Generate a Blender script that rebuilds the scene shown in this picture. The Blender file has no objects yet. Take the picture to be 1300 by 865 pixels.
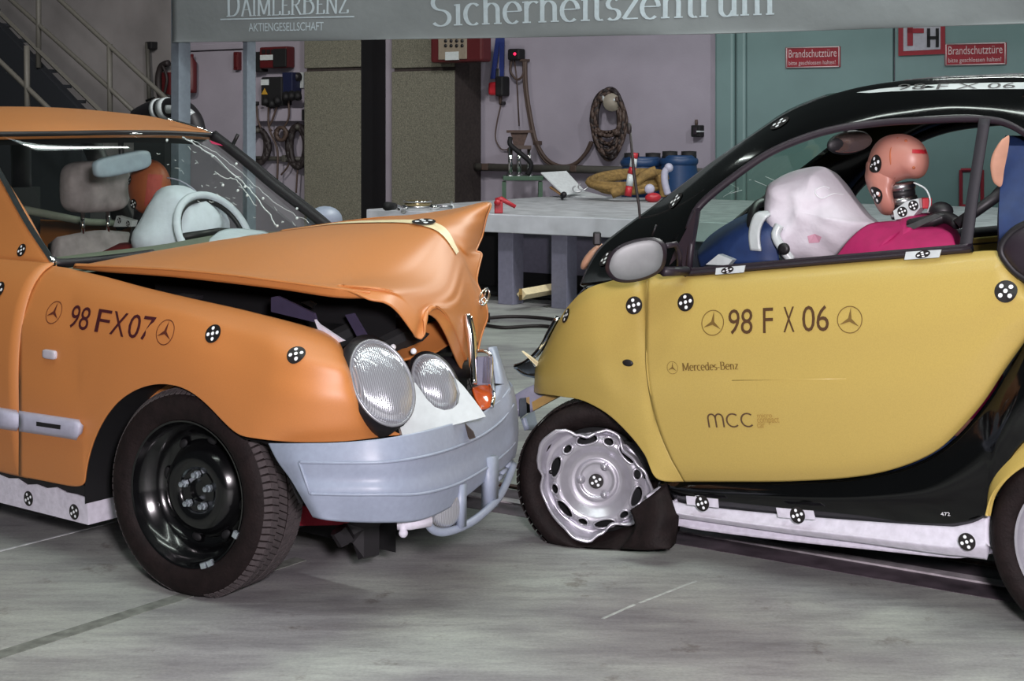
import bpy, bmesh, math, random
from mathutils import Vector, Matrix
from mathutils import noise
from mathutils.bvhtree import BVHTree
from mathutils.geometry import tessellate_polygon
random.seed(7)
V = Vector
PI = math.pi
scene = bpy.context.scene
COL = scene.collection

# ------------------------------------------------------------------ camera
CAM = V((0, 0, 1.446)); F = 1900.0; YH = 165.0
cd = bpy.data.cameras.new('camera'); cam = bpy.data.objects.new('camera', cd); COL.objects.link(cam)
cam.location = CAM; cam.rotation_euler = (PI/2, 0, 0)
cd.sensor_width = 36; cd.lens = F/1300*36; cd.shift_y = -(432.5-YH)/1300
cd.clip_start = .05; cd.clip_end = 200
scene.camera = cam

# ------------------------------------------------------------------ world, lights, exposure
scene.view_settings.view_transform = 'Standard'; scene.view_settings.look = 'None'
scene.view_settings.gamma = 1; scene.view_settings.use_curve_mapping = False
scene.view_settings.exposure = 0.0
wd = bpy.data.worlds.new('hall_ambience'); scene.world = wd; wd.use_nodes = True
bg = wd.node_tree.nodes['Background']; bg.inputs[0].default_value = (.60, .72, .72, 1); bg.inputs[1].default_value = .058
def area(name, loc, target, size, power, col):
    l = bpy.data.lights.new(name, 'AREA'); l.shape = 'RECTANGLE'; l.size, l.size_y = size; l.energy = power; l.color = col
    o = bpy.data.objects.new(name, l); COL.objects.link(o); o.location = loc
    o.rotation_euler = (V(target)-V(loc)).to_track_quat('-Z', 'Y').to_euler(); return o
area('photo_flash', (.4, -.2, 1.85), (.1, 6, .7), (.4, .3), 265, (1, .91, .97))
for k, (y, e) in enumerate(((1.6, 70), (3.4, 85), (5.2, 55))): area('ceiling_and_fill_strip', (-.2, y, 5.3), (-.2, y+.3, 0), (5.5, .16), e, (.90, 1, .94))
area('ceiling_and_fill_strip', (3.6, 8.4, 5.4), (.2, 5.0, .9), (4, .4), 230, (.95, 1, .96))  # added strip, aimed to put a sheen on the bonnet
def spot(name, loc, target, power, col, ang=95):
    l = bpy.data.lights.new(name, 'SPOT'); l.energy = power; l.color = col; l.spot_size = math.radians(ang); l.spot_blend = .8; l.shadow_soft_size = .25
    o = bpy.data.objects.new(name, l); COL.objects.link(o); o.location = loc; o.rotation_euler = (V(target)-V(loc)).to_track_quat('-Z', 'Y').to_euler(); return o
spot('wall_fill', (4.2, 8.0, 5.6), (2.0, 16, 1.0), 600, (.97, .97, 1)); spot('wall_fill', (-.5, 9.5, 6.0), (-1.2, 18, 1.0), 950, (1, .97, .98)); spot('wall_fill', (-5.5, 11.5, 6.0), (-5.5, 20, 1.6), 1000, (1, .95, .90)); spot('banner_fill', (1.5, 6.2, 5.6), (.4, 10, 2.2), 420, (.95, 1, .98), 80)  # added fills without a visible source, to brighten back wall and banner
area('ceiling_and_fill_strip', (5.8, 13.0, 5.5), (3.0, 13.4, 0), (6, .2), 130, (.95, 1, .98))  # added strip that lifts the background

# ------------------------------------------------------------------ projection helpers (used to measure where things stand)
def ray(px, py): return V(((px-650)/F, 1, -(py-YH)/F))
class Frame:
    def __init__(s, O, ang):
        s.O = V(O); a = math.radians(ang); s.d = V((math.cos(a), -math.sin(a), 0)); s.n = V((math.sin(a), math.cos(a), 0)); s.ang = -a
    def P(s, l, w, z): return s.O+s.d*l+s.n*w+V((0, 0, z))
    def at(s, px, py, w=0):
        r = ray(px, py); t = (w+(s.O-CAM).dot(s.n))/r.dot(s.n); return CAM+r*t
    def lwz(s, p): q = p-s.O; return q.dot(s.d), q.dot(s.n), p.z
def ground(px, py, z=0.0):
    r = ray(px, py); return CAM+r*((z-CAM.z)/r.z)
def depth(px, py, Y): return CAM+ray(px, py)*Y
def onplane(px, py, p0, N):
    r = ray(px, py); return CAM+r*((p0-CAM).dot(N)/r.dot(N))
OR = Frame((-1.006, 4.617, 0), 37)     # sedan: d points to its nose
SM = Frame((.2906, 5.16, 0), 37)       # micro car: d points to its tail
WL = Frame((.362, 17.2, 0), 33.4)      # back wall
Z = V((0, 0, 1))

# ------------------------------------------------------------------ materials
MATS = {}
def mat(name, col, rough=.5, metal=0, var=.08, scale=30, bump=0, bscale=200, coat=0, trans=0, spec=.5, emit=None, sheen=0, crough=.06):
    if name in MATS: return MATS[name]
    m = bpy.data.materials.new(name); m.use_nodes = True; nt = m.node_tree; b = nt.nodes['Principled BSDF']
    b.inputs['Roughness'].default_value = rough; b.inputs['Metallic'].default_value = metal
    b.inputs['Coat Weight'].default_value = coat; b.inputs['Coat Roughness'].default_value = crough
    b.inputs['Transmission Weight'].default_value = trans; b.inputs['Specular IOR Level'].default_value = spec
    b.inputs['Sheen Weight'].default_value = sheen
    tc = nt.nodes.new('ShaderNodeTexCoord')
    nz = nt.nodes.new('ShaderNodeTexNoise'); nz.inputs['Scale'].default_value = scale; nz.inputs['Detail'].default_value = 5
    nt.links.new(tc.outputs['Object'], nz.inputs['Vector'])
    rp = nt.nodes.new('ShaderNodeValToRGB'); c = col
    rp.color_ramp.elements[0].position = .3; rp.color_ramp.elements[1].position = .7
    rp.color_ramp.elements[0].color = (c[0]*(1-var), c[1]*(1-var), c[2]*(1-var), 1)
    rp.color_ramp.elements[1].color = (min(1, c[0]*(1+var)), min(1, c[1]*(1+var)), min(1, c[2]*(1+var)), 1)
    nt.links.new(nz.outputs['Fac'], rp.inputs['Fac']); nt.links.new(rp.outputs['Color'], b.inputs['Base Color'])
    if bump:
        n2 = nt.nodes.new('ShaderNodeTexNoise'); n2.inputs['Scale'].default_value = bscale; n2.inputs['Detail'].default_value = 4
        nt.links.new(tc.outputs['Object'], n2.inputs['Vector'])
        bp = nt.nodes.new('ShaderNodeBump'); bp.inputs['Strength'].default_value = bump; bp.inputs['Distance'].default_value = .01
        nt.links.new(n2.outputs['Fac'], bp.inputs['Height']); nt.links.new(bp.outputs['Normal'], b.inputs['Normal'])
    if emit:
        b.inputs['Emission Color'].default_value = (*emit[:3], 1); b.inputs['Emission Strength'].default_value = emit[3]
    MATS[name] = m; return m
def glassmat(name, tint, refl=.9, rough=.0):
    m = bpy.data.materials.new(name); m.use_nodes = True; nt = m.node_tree; nt.nodes.remove(nt.nodes['Principled BSDF'])
    out = nt.nodes['Material Output']
    tr = nt.nodes.new('ShaderNodeBsdfTransparent'); tr.inputs[0].default_value = (*tint, 1)
    gl = nt.nodes.new('ShaderNodeBsdfGlossy'); gl.inputs['Roughness'].default_value = rough; gl.inputs['Color'].default_value = (refl, refl, refl, 1)
    lw = nt.nodes.new('ShaderNodeLayerWeight'); lw.inputs[0].default_value = .5      # same from either side of a thin pane
    pw = nt.nodes.new('ShaderNodeMath'); pw.operation = 'POWER'; pw.inputs[1].default_value = 5; nt.links.new(lw.outputs['Facing'], pw.inputs[0])
    fr = nt.nodes.new('ShaderNodeMath'); fr.operation = 'MULTIPLY_ADD'; fr.inputs[1].default_value = .92; fr.inputs[2].default_value = .08; nt.links.new(pw.outputs[0], fr.inputs[0])
    mx = nt.nodes.new('ShaderNodeMixShader')
    nt.links.new(fr.outputs[0], mx.inputs[0]); nt.links.new(tr.outputs[0], mx.inputs[1]); nt.links.new(gl.outputs[0], mx.inputs[2])
    nt.links.new(mx.outputs[0], out.inputs['Surface']); return m

# ------------------------------------------------------------------ mesh helpers
def root_of(o):
    while o.parent: o = o.parent
    return o
def tag(o, label=None, cat=None, group=None, kind=None):
    if label: o['label'] = label
    if cat: o['category'] = cat
    if group: o['group'] = group
    if kind: o['kind'] = kind
    return o
def thing(name, loc, label, cat, group=None, kind=None):
    o = bpy.data.objects.new(name, None); COL.objects.link(o); o.location = loc; o.empty_display_size = .1
    return tag(o, label, cat, group, kind)
def build(name, verts, faces, m, parent=None, smooth=True, thick=0, toward=None, recalc=False, bevel=0, sub=0, mats=None, fm=None, label=None, auto=None):
    off = V(root_of(parent).location) if parent else V((0, 0, 0))
    vs = [V(v)-off for v in verts]
    if not parent and vs:       # origin at the base of the thing
        c = V((sum(v.x for v in vs)/len(vs), sum(v.y for v in vs)/len(vs), min(v.z for v in vs)))
        vs = [v-c for v in vs]
    me = bpy.data.meshes.new(name); me.from_pydata(vs, [], faces)
    if thick and toward is None and not recalc: toward = CAM
    if toward is not None:
        s = 0
        tw = V(toward)-off if parent else V(toward)-c
        for p in me.polygons: s += p.normal.dot(tw-p.center)*p.area
        if s < 0: me.flip_normals()
    if recalc:
        bm = bmesh.new(); bm.from_mesh(me); bmesh.ops.recalc_face_normals(bm, faces=bm.faces); bm.to_mesh(me); bm.free()
    for mm in (mats or [m]): me.materials.append(mm)
    if fm:
        for p, i in zip(me.polygons, fm): p.material_index = i
    if smooth:
        me.polygons.foreach_set('use_smooth', [True]*len(me.polygons))
    o = bpy.data.objects.new(name, me); COL.objects.link(o)
    if parent: o.parent = parent
    else: o.location = c
    if sub:
        sm = o.modifiers.new('sub', 'SUBSURF'); sm.levels = sm.render_levels = sub
    if thick:
        sd = o.modifiers.new('thick', 'SOLIDIFY'); sd.thickness = thick; sd.offset = -1
    if bevel:
        bv = o.modifiers.new('bevel', 'BEVEL'); bv.width = bevel; bv.segments = 2; bv.limit_method = 'ANGLE'
    if auto and smooth:
        me.set_sharp_from_angle(angle=math.radians(auto))
    if label: o['label'] = label
    return o
class MB:
    def __init__(s): s.v = []; s.f = []
    def add(s, v, f):
        k = len(s.v); s.v += [V(x) for x in v]; s.f += [tuple(i+k for i in q) for q in f]; return s
    def box(s, c, size, ax=None):
        ax = ax or (V((1, 0, 0)), V((0, 1, 0)), Z); c = V(c); h = [ax[i]*size[i]/2 for i in range(3)]
        v = [c+h[0]*a+h[1]*b+h[2]*e for e in (-1, 1) for b in (-1, 1) for a in (-1, 1)]
        return s.add(v, [(0, 2, 3, 1), (4, 5, 7, 6), (0, 1, 5, 4), (2, 6, 7, 3), (0, 4, 6, 2), (1, 3, 7, 5)])
    def tube(s, pts, r, seg=8, closed=False, caps=True):
        pts = [V(p) for p in pts]; n = len(pts); rr = r if isinstance(r, (list, tuple)) else [r]*n
        up = None; vs = []
        for i, p in enumerate(pts):
            a = pts[(i-1) % n] if (closed or i > 0) else p; b = pts[(i+1) % n] if (closed or i < n-1) else p
            t = (b-a).normalized() if (b-a).length > 1e-9 else Z
            if up is None:
                up = t.cross(Z) if abs(t.z) < .95 else t.cross(V((1, 0, 0)))
            up = (up-t*up.dot(t)); up = up.normalized() if up.length > 1e-9 else t.orthogonal().normalized()
            q = t.cross(up)
            for k in range(seg):
                an = 2*PI*k/seg; vs.append(p+(up*math.cos(an)+q*math.sin(an))*rr[i])
        fs = []
        for i in range(n if closed else n-1):
            j = (i+1) % n
            for k in range(seg): fs.append((i*seg+k, i*seg+(k+1) % seg, j*seg+(k+1) % seg, j*seg+k))
        if caps and not closed: fs += [tuple(range(seg))[::-1], tuple(range((n-1)*seg, n*seg))]
        return s.add(vs, fs)
    def lathe(s, c, axis, prof, seg=32, cap0=False, cap1=False, defo=None):
        c = V(c); ax = V(axis).normalized(); u = (ax.cross(Z) if abs(ax.z) < .9 else ax.cross(V((0, 1, 0)))).normalized(); w = u.cross(ax).normalized()
        vs = []; fs = []
        for (r, a) in prof:
            for k in range(seg):
                an = 2*PI*k/seg; p = c+ax*a+(u*math.cos(an)+w*math.sin(an))*r
                if defo: p = defo(p, r, a, an)
                vs.append(p)
        for i in range(len(prof)-1):
            for k in range(seg): fs.append((i*seg+k, i*seg+(k+1) % seg, (i+1)*seg+(k+1) % seg, (i+1)*seg+k))
        if cap0: fs.append(tuple(range(seg))[::-1])
        if cap1: fs.append(tuple(range((len(prof)-1)*seg, len(prof)*seg)))
        return s.add(vs, fs)
    def prism(s, pts, off):
        pts = [V(p) for p in pts]; n = len(pts); off = V(off)
        tri = [tuple(t) for t in tessellate_polygon([pts])]
        v = pts+[p+off for p in pts]; f = list(tri)+[tuple(i+n for i in t)[::-1] for t in tri]
        for i in range(n): j = (i+1) % n; f.append((i, j, j+n, i+n))
        return s.add(v, f)
    def ellipsoid(s, c, ax, seg=20, rings=12, fn=None):
        c = V(c); vs = []; fs = []
        for i in range(rings+1):
            th = PI*i/rings
            for k in range(seg):
                ph = 2*PI*k/seg; q = V((math.sin(th)*math.cos(ph), math.sin(th)*math.sin(ph), math.cos(th)))
                p = c+ax[0]*q.x+ax[1]*q.y+ax[2]*q.z
                if fn: p = fn(p, q)
                vs.append(p)
        for i in range(rings):
            for k in range(seg): fs.append((i*seg+k, i*seg+(k+1) % seg, (i+1)*seg+(k+1) % seg, (i+1)*seg+k))
        return s.add(vs, fs)
    def rbox(s, c, ax, p=5, seg=32, rings=20):
        f = lambda t: math.copysign(abs(t)**(2/p), t); c = V(c); vs = []; fs = []
        for i in range(rings+1):
            th = PI*i/rings
            for k in range(seg):
                ph = 2*PI*k/seg; vs.append(c+ax[0]*f(math.sin(th))*f(math.cos(ph))+ax[1]*f(math.sin(th))*f(math.sin(ph))+ax[2]*f(math.cos(th)))
        for i in range(rings):
            for k in range(seg): fs.append((i*seg+k, i*seg+(k+1) % seg, (i+1)*seg+(k+1) % seg, (i+1)*seg+k))
        return s.add(vs, fs)
    def sphere(s, c, r, seg=10, rings=6): return s.ellipsoid(c, (V((r, 0, 0)), V((0, r, 0)), V((0, 0, r))), seg, rings)
    def build(s, name, m, parent=None, **k):
        return build(name, s.v, s.f, m, parent, **k)
def cr(pts, n, closed=False):
    """Catmull-Rom resample of a polyline to n points (uniform in parameter)."""
    N = len(pts); out = []
    for i in range(n):
        t = i*(N-(0 if closed else 1))/(n-(0 if closed else 1)); k = min(int(t), N-1 if closed else N-2); f = t-k
        g = (lambda j: pts[j % N]) if closed else (lambda j: pts[max(0, min(N-1, j))])
        a, b, c, d = g(k-1), g(k), g(k+1), g(k+2)
        out.append(.5*((2*b)+(c-a)*f+(2*a-5*b+4*c-d)*f*f+(3*b-a-3*c+d)*f*f*f))
    return out
def lin(pts, n):
    N = len(pts); out = []
    for i in range(n):
        t = i*(N-1)/(n-1); k = min(int(t), N-2); f = t-k; out.append(pts[k]*(1-f)+pts[k+1]*f)
    return out
def surf(rows, nu, nv, linear_v=False, linear_u=False):
    """rows: list of rows of points; nu samples along rows, nv across."""
    R = [(lin if linear_u else cr)([V(p) for p in r], nu) for r in rows]
    cols = [(lin if linear_v else cr)([R[j][i] for j in range(len(R))], nv) for i in range(nu)]
    vs = [cols[i][j] for j in range(nv) for i in range(nu)]
    fs = [(j*nu+i, j*nu+i+1, (j+1)*nu+i+1, (j+1)*nu+i) for j in range(nv-1) for i in range(nu-1)]
    return vs, fs
def bvh(vs, fs): return BVHTree.FromPolygons([tuple(v) for v in vs], fs)
def hit(tree, px, py, strict=False):
    h = tree.ray_cast(CAM, ray(px, py).normalized())
    if h[0] is None and not strict:      # just outside the panel: nearest point on it
        best = min((tree.find_nearest(CAM+ray(px, py)*(3+.1*k)) for k in range(120)), key=lambda q: q[3]); print('edge', px, py, round(best[3], 3)); return best[0], best[1]
    return h[0], h[1]
def disc2(r, n=20): return [(r*math.cos(2*PI*k/n), r*math.sin(2*PI*k/n)) for k in range(n)]
def drop(tree, q, n, off):
    """drop a point on to the panel along n"""
    h = tree.ray_cast(q-n*.4, n, 1.2)
    return (h[0] if h[0] is not None else q)-n*off
def target_sticker(parent, tree, px, py, r=.032, rot=0, n=None, sq=1, lift=0):
    p, nn = hit(tree, px, py)
    if p is None: print('NO HIT', px, py); return
    if nn.dot(CAM-p) < 0: nn = -nn
    n = -nn; ux = Z.cross(nn).normalized(); uy = nn.cross(ux).normalized()
    c, s_ = math.cos(rot), math.sin(rot); ux, uy = ux*c+uy*s_, uy*c-ux*s_
    vs = []; fs = []; fm = []
    def disc(cx, cy, rr, off, mi, k=18):
        b = len(vs); vs.append(drop(tree, p+ux*cx+uy*cy, n, off+lift))
        for (x, y) in disc2(rr, k): vs.append(drop(tree, p+ux*(cx+x)+uy*(cy+y*sq), n, off+lift))
        for i in range(k): fs.append((b, b+1+i, b+1+(i+1) % k)); fm.append(mi)
    disc(0, 0, r, .0030, 0, 24)
    for (x, y) in ((0, 0), (.58, 0), (-.58, 0), (0, .58), (0, -.58)): disc(x*r, y*r*sq, r*.2, .0044, 1, 10)
    o = build('target_sticker', vs, fs, None, parent, mats=[M['sticker'], M['dot']], fm=fm, smooth=False)
    return o

# ---- lettering
def text_poly(txt, spacing=1.0):
    c = bpy.data.curves.new('t', 'FONT'); c.body = txt; c.resolution_u = 3; c.space_character = spacing
    o = bpy.data.objects.new('t', c); COL.objects.link(o); dg = bpy.context.evaluated_depsgraph_get(); dg.update()
    me = bpy.data.meshes.new_from_object(o.evaluated_get(dg)); vs = [(v.co.x, v.co.y) for v in me.vertices]; fs = [tuple(p.vertices) for p in me.polygons]
    bpy.data.objects.remove(o); bpy.data.curves.remove(c); bpy.data.meshes.remove(me)
    return vs, fs
def arc(cx, cy, rx, ry, a0, a1, n=14): return [(cx+rx*math.cos(math.radians(a0+(a1-a0)*i/n)), cy+ry*math.sin(math.radians(a0+(a1-a0)*i/n))) for i in range(n+1)]
def G(adv, *st, ser=(), dots=()): return (adv, st, ser, dots)
xh = .68
GL = {
 'i': G(.24, [(.12, 0), (.12, xh)], ser=[(.02, .22, 0), (.03, .12, xh-.03)], dots=[(.12, .9, .075)]),
 'c': G(.42, arc(.23, .34, .18, .34, 50, 305)), 'h': G(.5, [(.1, 0), (.1, 1)], arc(.24, .46, .14, .2, 180, 0)+[(.38, 0)], ser=[(.01, .19, 0), (.29, .47, 0), (.01, .1, .97)]),
 'n': G(.5, [(.1, 0), (.1, xh)], arc(.24, .46, .14, .2, 180, 0)+[(.38, 0)], ser=[(.01, .19, 0), (.29, .47, 0), (.01, .1, xh-.03)]),
 'e': G(.44, [(.04, .38), (.4, .38)]+arc(.22, .34, .18, .34, 8, 310)), 'r': G(.36, [(.1, 0), (.1, xh)], arc(.26, .46, .15, .2, 180, 50), ser=[(.01, .2, 0), (.01, .1, xh-.03)]),
 't': G(.31, [(.13, .88), (.13, .14)]+arc(.22, .14, .09, .13, 180, 300), ser=[(.02, .28, xh-.02)]),
 's': G(.36, arc(.18, .5, .12, .16, 40, 260, 10)+arc(.18, .17, .13, .17, 80, -140, 10)),
 'z': G(.4, [(.05, xh-.03), (.35, xh-.03)], [(.34, xh-.03), (.05, .03)], [(.04, .03), (.36, .03)], ser=[(.05, .36, .03), (.04, .35, xh-.03)]),
 'u': G(.5, [(.1, xh), (.1, .2)]+arc(.23, .2, .13, .2, 180, 350), [(.38, xh), (.38, 0)], ser=[(.01, .1, xh-.03), (.29, .38, xh-.03), (.38, .47, 0.02)]),
 'm': G(.76, [(.1, 0), (.1, xh)], arc(.23, .46, .13, .2, 180, 0)+[(.36, 0)], arc(.49, .46, .13, .2, 180, 0)+[(.62, 0)], ser=[(.01, .19, 0), (.28, .45, 0), (.54, .71, 0), (.01, .1, xh-.03)]),
 'd': G(.5, [(.38, 1), (.38, 0)], arc(.23, .34, .17, .34, 40, 320), ser=[(.29, .38, .97), (.38, .47, .02)]),
 'S': G(.56, arc(.28, .75, .19, .24, 35, 262, 12)+arc(.28, .25, .2, .25, 82, -145, 12), ser=[]),
 'D': G(.66, [(.12, 0), (.12, 1)], [(.12, .97)]+arc(.28, .5, .29, .47, 90, -90)+[(.12, .03)], ser=[(.02, .2, 0), (.02, .2, 1)]),
 'A': G(.6, [(.06, 0), (.3, 1)], [(.3, 1), (.54, 0)], [(.15, .34), (.46, .34)], ser=[(0, .14, 0), (.45, .62, 0)]),
 'I': G(.26, [(.13, 0), (.13, 1)], ser=[(.03, .23, 0), (.03, .23, 1)]),
 'M': G(.8, [(.12, 0), (.12, 1)], [(.12, 1), (.4, .08)], [(.4, .08), (.68, 1)], [(.68, 1), (.68, 0)], ser=[(.03, .21, 0), (.58, .78, 0), (.03, .15, 1), (.66, .78, 1)]),
 'L': G(.5, [(.12, 1), (.12, 0)], [(.12, .03), (.46, .03)], [(.46, .03), (.47, .22)], ser=[(.02, .24, 1), (.02, .4, 0.02)]),
 'E': G(.52, [(.12, 1), (.12, 0)], [(.44, .8), (.44, .97)], [(.46, .03), (.46, .22)], ser=[(.02, .45, .98), (.12, .36, .52), (.02, .46, .02)]),
 'R': G(.62, [(.12, 0), (.12, 1)], [(.12, .97)]+arc(.28, .75, .19, .22, 90, -90)+[(.12, .53)], [(.28, .53), (.56, 0)], ser=[(.02, .22, 0), (.02, .2, 1), (.5, .64, 0.02)]),
 'B': G(.58, [(.12, 0), (.12, 1)], [(.12, .97)]+arc(.27, .76, .17, .21, 90, -90)+[(.12, .55)], [(.12, .55)]+arc(.28, .29, .21, .26, 90, -90)+[(.12, .03)], ser=[(.02, .2, 0), (.02, .2, 1)]),
 'N': G(.68, [(.12, 0), (.12, 1)], [(.12, 1), (.56, 0)], [(.56, 0), (.56, 1)], ser=[(.02, .22, 0), (.02, .13, 1), (.46, .66, 1)]),
 'Z': G(.56, [(.5, .97), (.06, .03)], [(.08, .97), (.08, .8)], [(.5, .03), (.5, .2)], ser=[(.08, .5, .97), (.05, .5, .03)]),
 '-': G(.3, [(.04, .3), (.26, .3)], ser=[(.04, .26, .32)]),
}
def serif_text(txt, thick=.115, thin=.035, scales=None):
    vs = []; fs = []; x = 0
    for i, ch in enumerate(txt):
        sc = scales[i] if scales else 1
        adv, st, ser, dots = GL[ch]
        for s in st:
            n = len(s); b = len(vs)
            for k, (px, py) in enumerate(s):
                a = s[max(0, k-1)]; e = s[min(n-1, k+1)]; tx, ty = e[0]-a[0], e[1]-a[1]; L = math.hypot(tx, ty) or 1; tx /= L; ty /= L
                h = (thin+(thick-thin)*abs(ty))/2
                vs.append((x+(px-ty*h)*sc, (py+tx*h)*sc)); vs.append((x+(px+ty*h)*sc, (py-tx*h)*sc))
            for k in range(n-1): fs.append((b+2*k, b+2*k+1, b+2*k+3, b+2*k+2))
        for (x0, x1, y) in ser:
            b = len(vs); h = .022; y = min(max(y, h), 1-h) if y in (0, 1) else y
            vs += [(x+x0*sc, (y-h)*sc), (x+x1*sc, (y-h)*sc), (x+x1*sc, (y+h)*sc), (x+x0*sc, (y+h)*sc)]; fs.append((b, b+1, b+2, b+3))
        for (cx, cy, r) in dots:
            b = len(vs); vs += [(x+(cx+p)*sc, (cy+q)*sc) for p, q in disc2(r, 12)]; fs.append(tuple(range(b, b+12)))
        x += adv*sc
    return vs, fs
def bounds(vs): xs = [v[0] for v in vs]; ys = [v[1] for v in vs]; return min(xs), max(xs), min(ys), max(ys)
def place(poly, pl, pr, h, tree_or_n, off=.002, name='lettering', m=None, parent=None, uy=None):
    """fit a flat drawing between the 3-D points pl and pr (baseline), h metres high; dropped on a panel when a tree is given"""
    vs, fs = poly; x0, x1, y0, y1 = bounds(vs); ux = (pr-pl)
    if isinstance(tree_or_n, tuple): tree, n = tree_or_n
    else: tree, n = None, tree_or_n
    if uy is None: uy = -(ux.cross(n)).normalized()
    if uy.z < 0: uy = -uy
    out = []
    for (x, y) in vs:
        q = pl+ux*((x-x0)/(x1-x0))+uy*(h*(y-max(0, y0))/(y1-max(0, y0)))
        out.append(drop(tree, q, n, off) if tree else q-n*off)
    return build(name, out, fs, m, parent, smooth=False)
def star_poly(n=40):
    vs = []; fs = []
    for k in range(n):
        a = 2*PI*k/n
        vs += [(math.cos(a), math.sin(a)), (.93*math.cos(a), .93*math.sin(a))]
    for k in range(n): j = (k+1) % n; fs.append((2*k, 2*j, 2*j+1, 2*k+1))
    b = len(vs); vs.append((0, 0))
    for k in range(3):
        a = PI/2+2*PI*k/3; c = len(vs)
        vs += [(.9*math.cos(a), .9*math.sin(a)), (.16*math.cos(a+PI/3), .16*math.sin(a+PI/3)), (.16*math.cos(a-PI/3), .16*math.sin(a-PI/3))]
        fs += [(b, c+2, c), (b, c, c+1)]
    return vs, fs
def star_emblem(parent, tree, px, py, r, m, rot=0):
    p, nn = hit(tree, px, py)
    if nn.dot(CAM-p) < 0: nn = -nn
    n = -nn; ux = Z.cross(nn).normalized(); uy = nn.cross(ux).normalized(); c, s_ = math.cos(rot), math.sin(rot); ux, uy = ux*c+uy*s_, uy*c-ux*s_
    vs, fs = star_poly()
    build('star_emblem', [drop(tree, p+ux*x*r+uy*y*r, n, .002) for x, y in vs], fs, m, parent, smooth=False)
M = {}
M['orange'] = mat('orange_paint', (.53, .195, .050), .52, var=.04, scale=300, coat=.6, spec=.5, crough=.48)
M['yellow'] = mat('yellow_paint', (.47, .345, .092), .42, var=.05, scale=260, coat=.2, spec=.4, crough=.15)
M['blackgloss'] = mat('black_gloss_paint', (.0022, .0024, .0026), .12, coat=.5, spec=.25)
M['black'] = mat('black_plastic', (.009, .008, .010), .5)
M['dark'] = mat('dark_interior', (.010, .011, .012), .8)
M['seal'] = mat('rubber_seal', (.022, .015, .022), .45)
M['rubber'] = mat('tyre_rubber', (.010, .0060, .0060), .7, var=.35, scale=25, bump=.25, bscale=120, spec=.2)
M['tread'] = mat('tread_rubber', (.060, .049, .050), .85, var=.2, scale=60)
M['blacksteel'] = mat('black_steel', (.0025, .0025, .003), .2, coat=.35)
M['silver'] = mat('silver_wheel_paint', (.50, .49, .54), .3, metal=.55, var=.06)
M['chrome'] = mat('chrome', (.85, .85, .85), .08, metal=1)
M['steel'] = mat('steel', (.45, .46, .47), .3, metal=1, var=.15)
M['zinc'] = mat('zinc_bolt', (.55, .62, .68), .25, metal=.8)
M['white'] = mat('white_paint', (.62, .60, .68), .6, var=.1, scale=40, bump=.2, bscale=60)
M['trimwhite'] = mat('white_lamp_trim', (.55, .60, .60), .28, coat=.4)
M['bumper'] = mat('grey_blue_bumper', (.27, .31, .395), .42, var=.05, scale=60)
M['moulding'] = mat('grey_moulding', (.42, .42, .52), .45)
M['sticker'] = mat('target_black', (.009, .007, .007), .5)
M['dot'] = mat('target_white', (.85, .88, .9), .5)
M['ink'] = mat('dark_red_lettering', (.055, .008, .012), .5)
M['ink2'] = mat('brown_lettering', (.075, .035, .012), .5)
M['inkgold'] = mat('faint_gold_lettering', (.33, .20, .045), .5)
M['cream'] = mat('cream_stripe', (.80, .68, .42), .5)
M['glass'] = glassmat('windscreen_glass', (.88, .92, .88), .9)
M['clear'] = glassmat('clear_glass', (.86, .92, .9), .6)
M['crack'] = mat('glass_crack', (.62, .70, .68), .3)
M['airbag'] = mat('airbag_fabric', (.70, .76, .86), .8, bump=.3, bscale=25, var=.05)
M['airbagw'] = mat('airbag_fabric_white', (.66, .63, .68), .8, bump=.5, bscale=18, var=.07, scale=12)
M['seat'] = mat('grey_brown_seat', (.34, .30, .30), .8, var=.25, scale=15)
M['bluetrim'] = mat('blue_interior', (.012, .032, .11), .55, var=.15)
M['skin'] = mat('dummy_skin', (.46, .20, .155), .42, var=.1, scale=10)
M['skin2'] = mat('orange_dummy_skin', (.38, .10, .035), .5, var=.1, scale=10)
M['magenta'] = mat('magenta_shirt', (.34, .004, .085), .75, bump=.4, bscale=14)
M['redshirt'] = mat('red_shirt', (.22, .012, .015), .8)
M['redp'] = mat('red_paint', (.42, .02, .03), .4)
M['redlamp'] = mat('orange_lamp_lens', (.55, .09, .015), .15, coat=.6)
M['lens'] = None
def lensmat(name, sc, rot):
    m = bpy.data.materials.new(name); m.use_nodes = True; nt = m.node_tree; b = nt.nodes['Principled BSDF']
    b.inputs['Base Color'].default_value = (.55, .57, .60, 1); b.inputs['Metallic'].default_value = .55; b.inputs['Roughness'].default_value = .16
    b.inputs['Coat Weight'].default_value = .8
    tc = nt.nodes.new('ShaderNodeTexCoord'); mp = nt.nodes.new('ShaderNodeMapping'); mp.inputs['Rotation'].default_value = rot
    w = nt.nodes.new('ShaderNodeTexWave'); w.inputs['Scale'].default_value = sc; w.inputs['Distortion'].default_value = .6
    nt.links.new(tc.outputs['Object'], mp.inputs[0]); nt.links.new(mp.outputs[0], w.inputs[0])
    bp = nt.nodes.new('ShaderNodeBump'); bp.inputs['Strength'].default_value = .25; bp.inputs['Distance'].default_value = .003
    nt.links.new(w.outputs['Fac'], bp.inputs['Height']); nt.links.new(bp.outputs['Normal'], b.inputs['Normal'])
    rp = nt.nodes.new('ShaderNodeValToRGB'); rp.color_ramp.elements[0].color = (.36, .37, .40, 1); rp.color_ramp.elements[1].color = (.56, .58, .62, 1)
    nt.links.new(w.outputs['Fac'], rp.inputs[0]); nt.links.new(rp.outputs[0], b.inputs['Base Color'])
    return m
M['lens'] = lensmat('ribbed_headlamp_lens', 55, (0, 0, math.radians(-37)))
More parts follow.
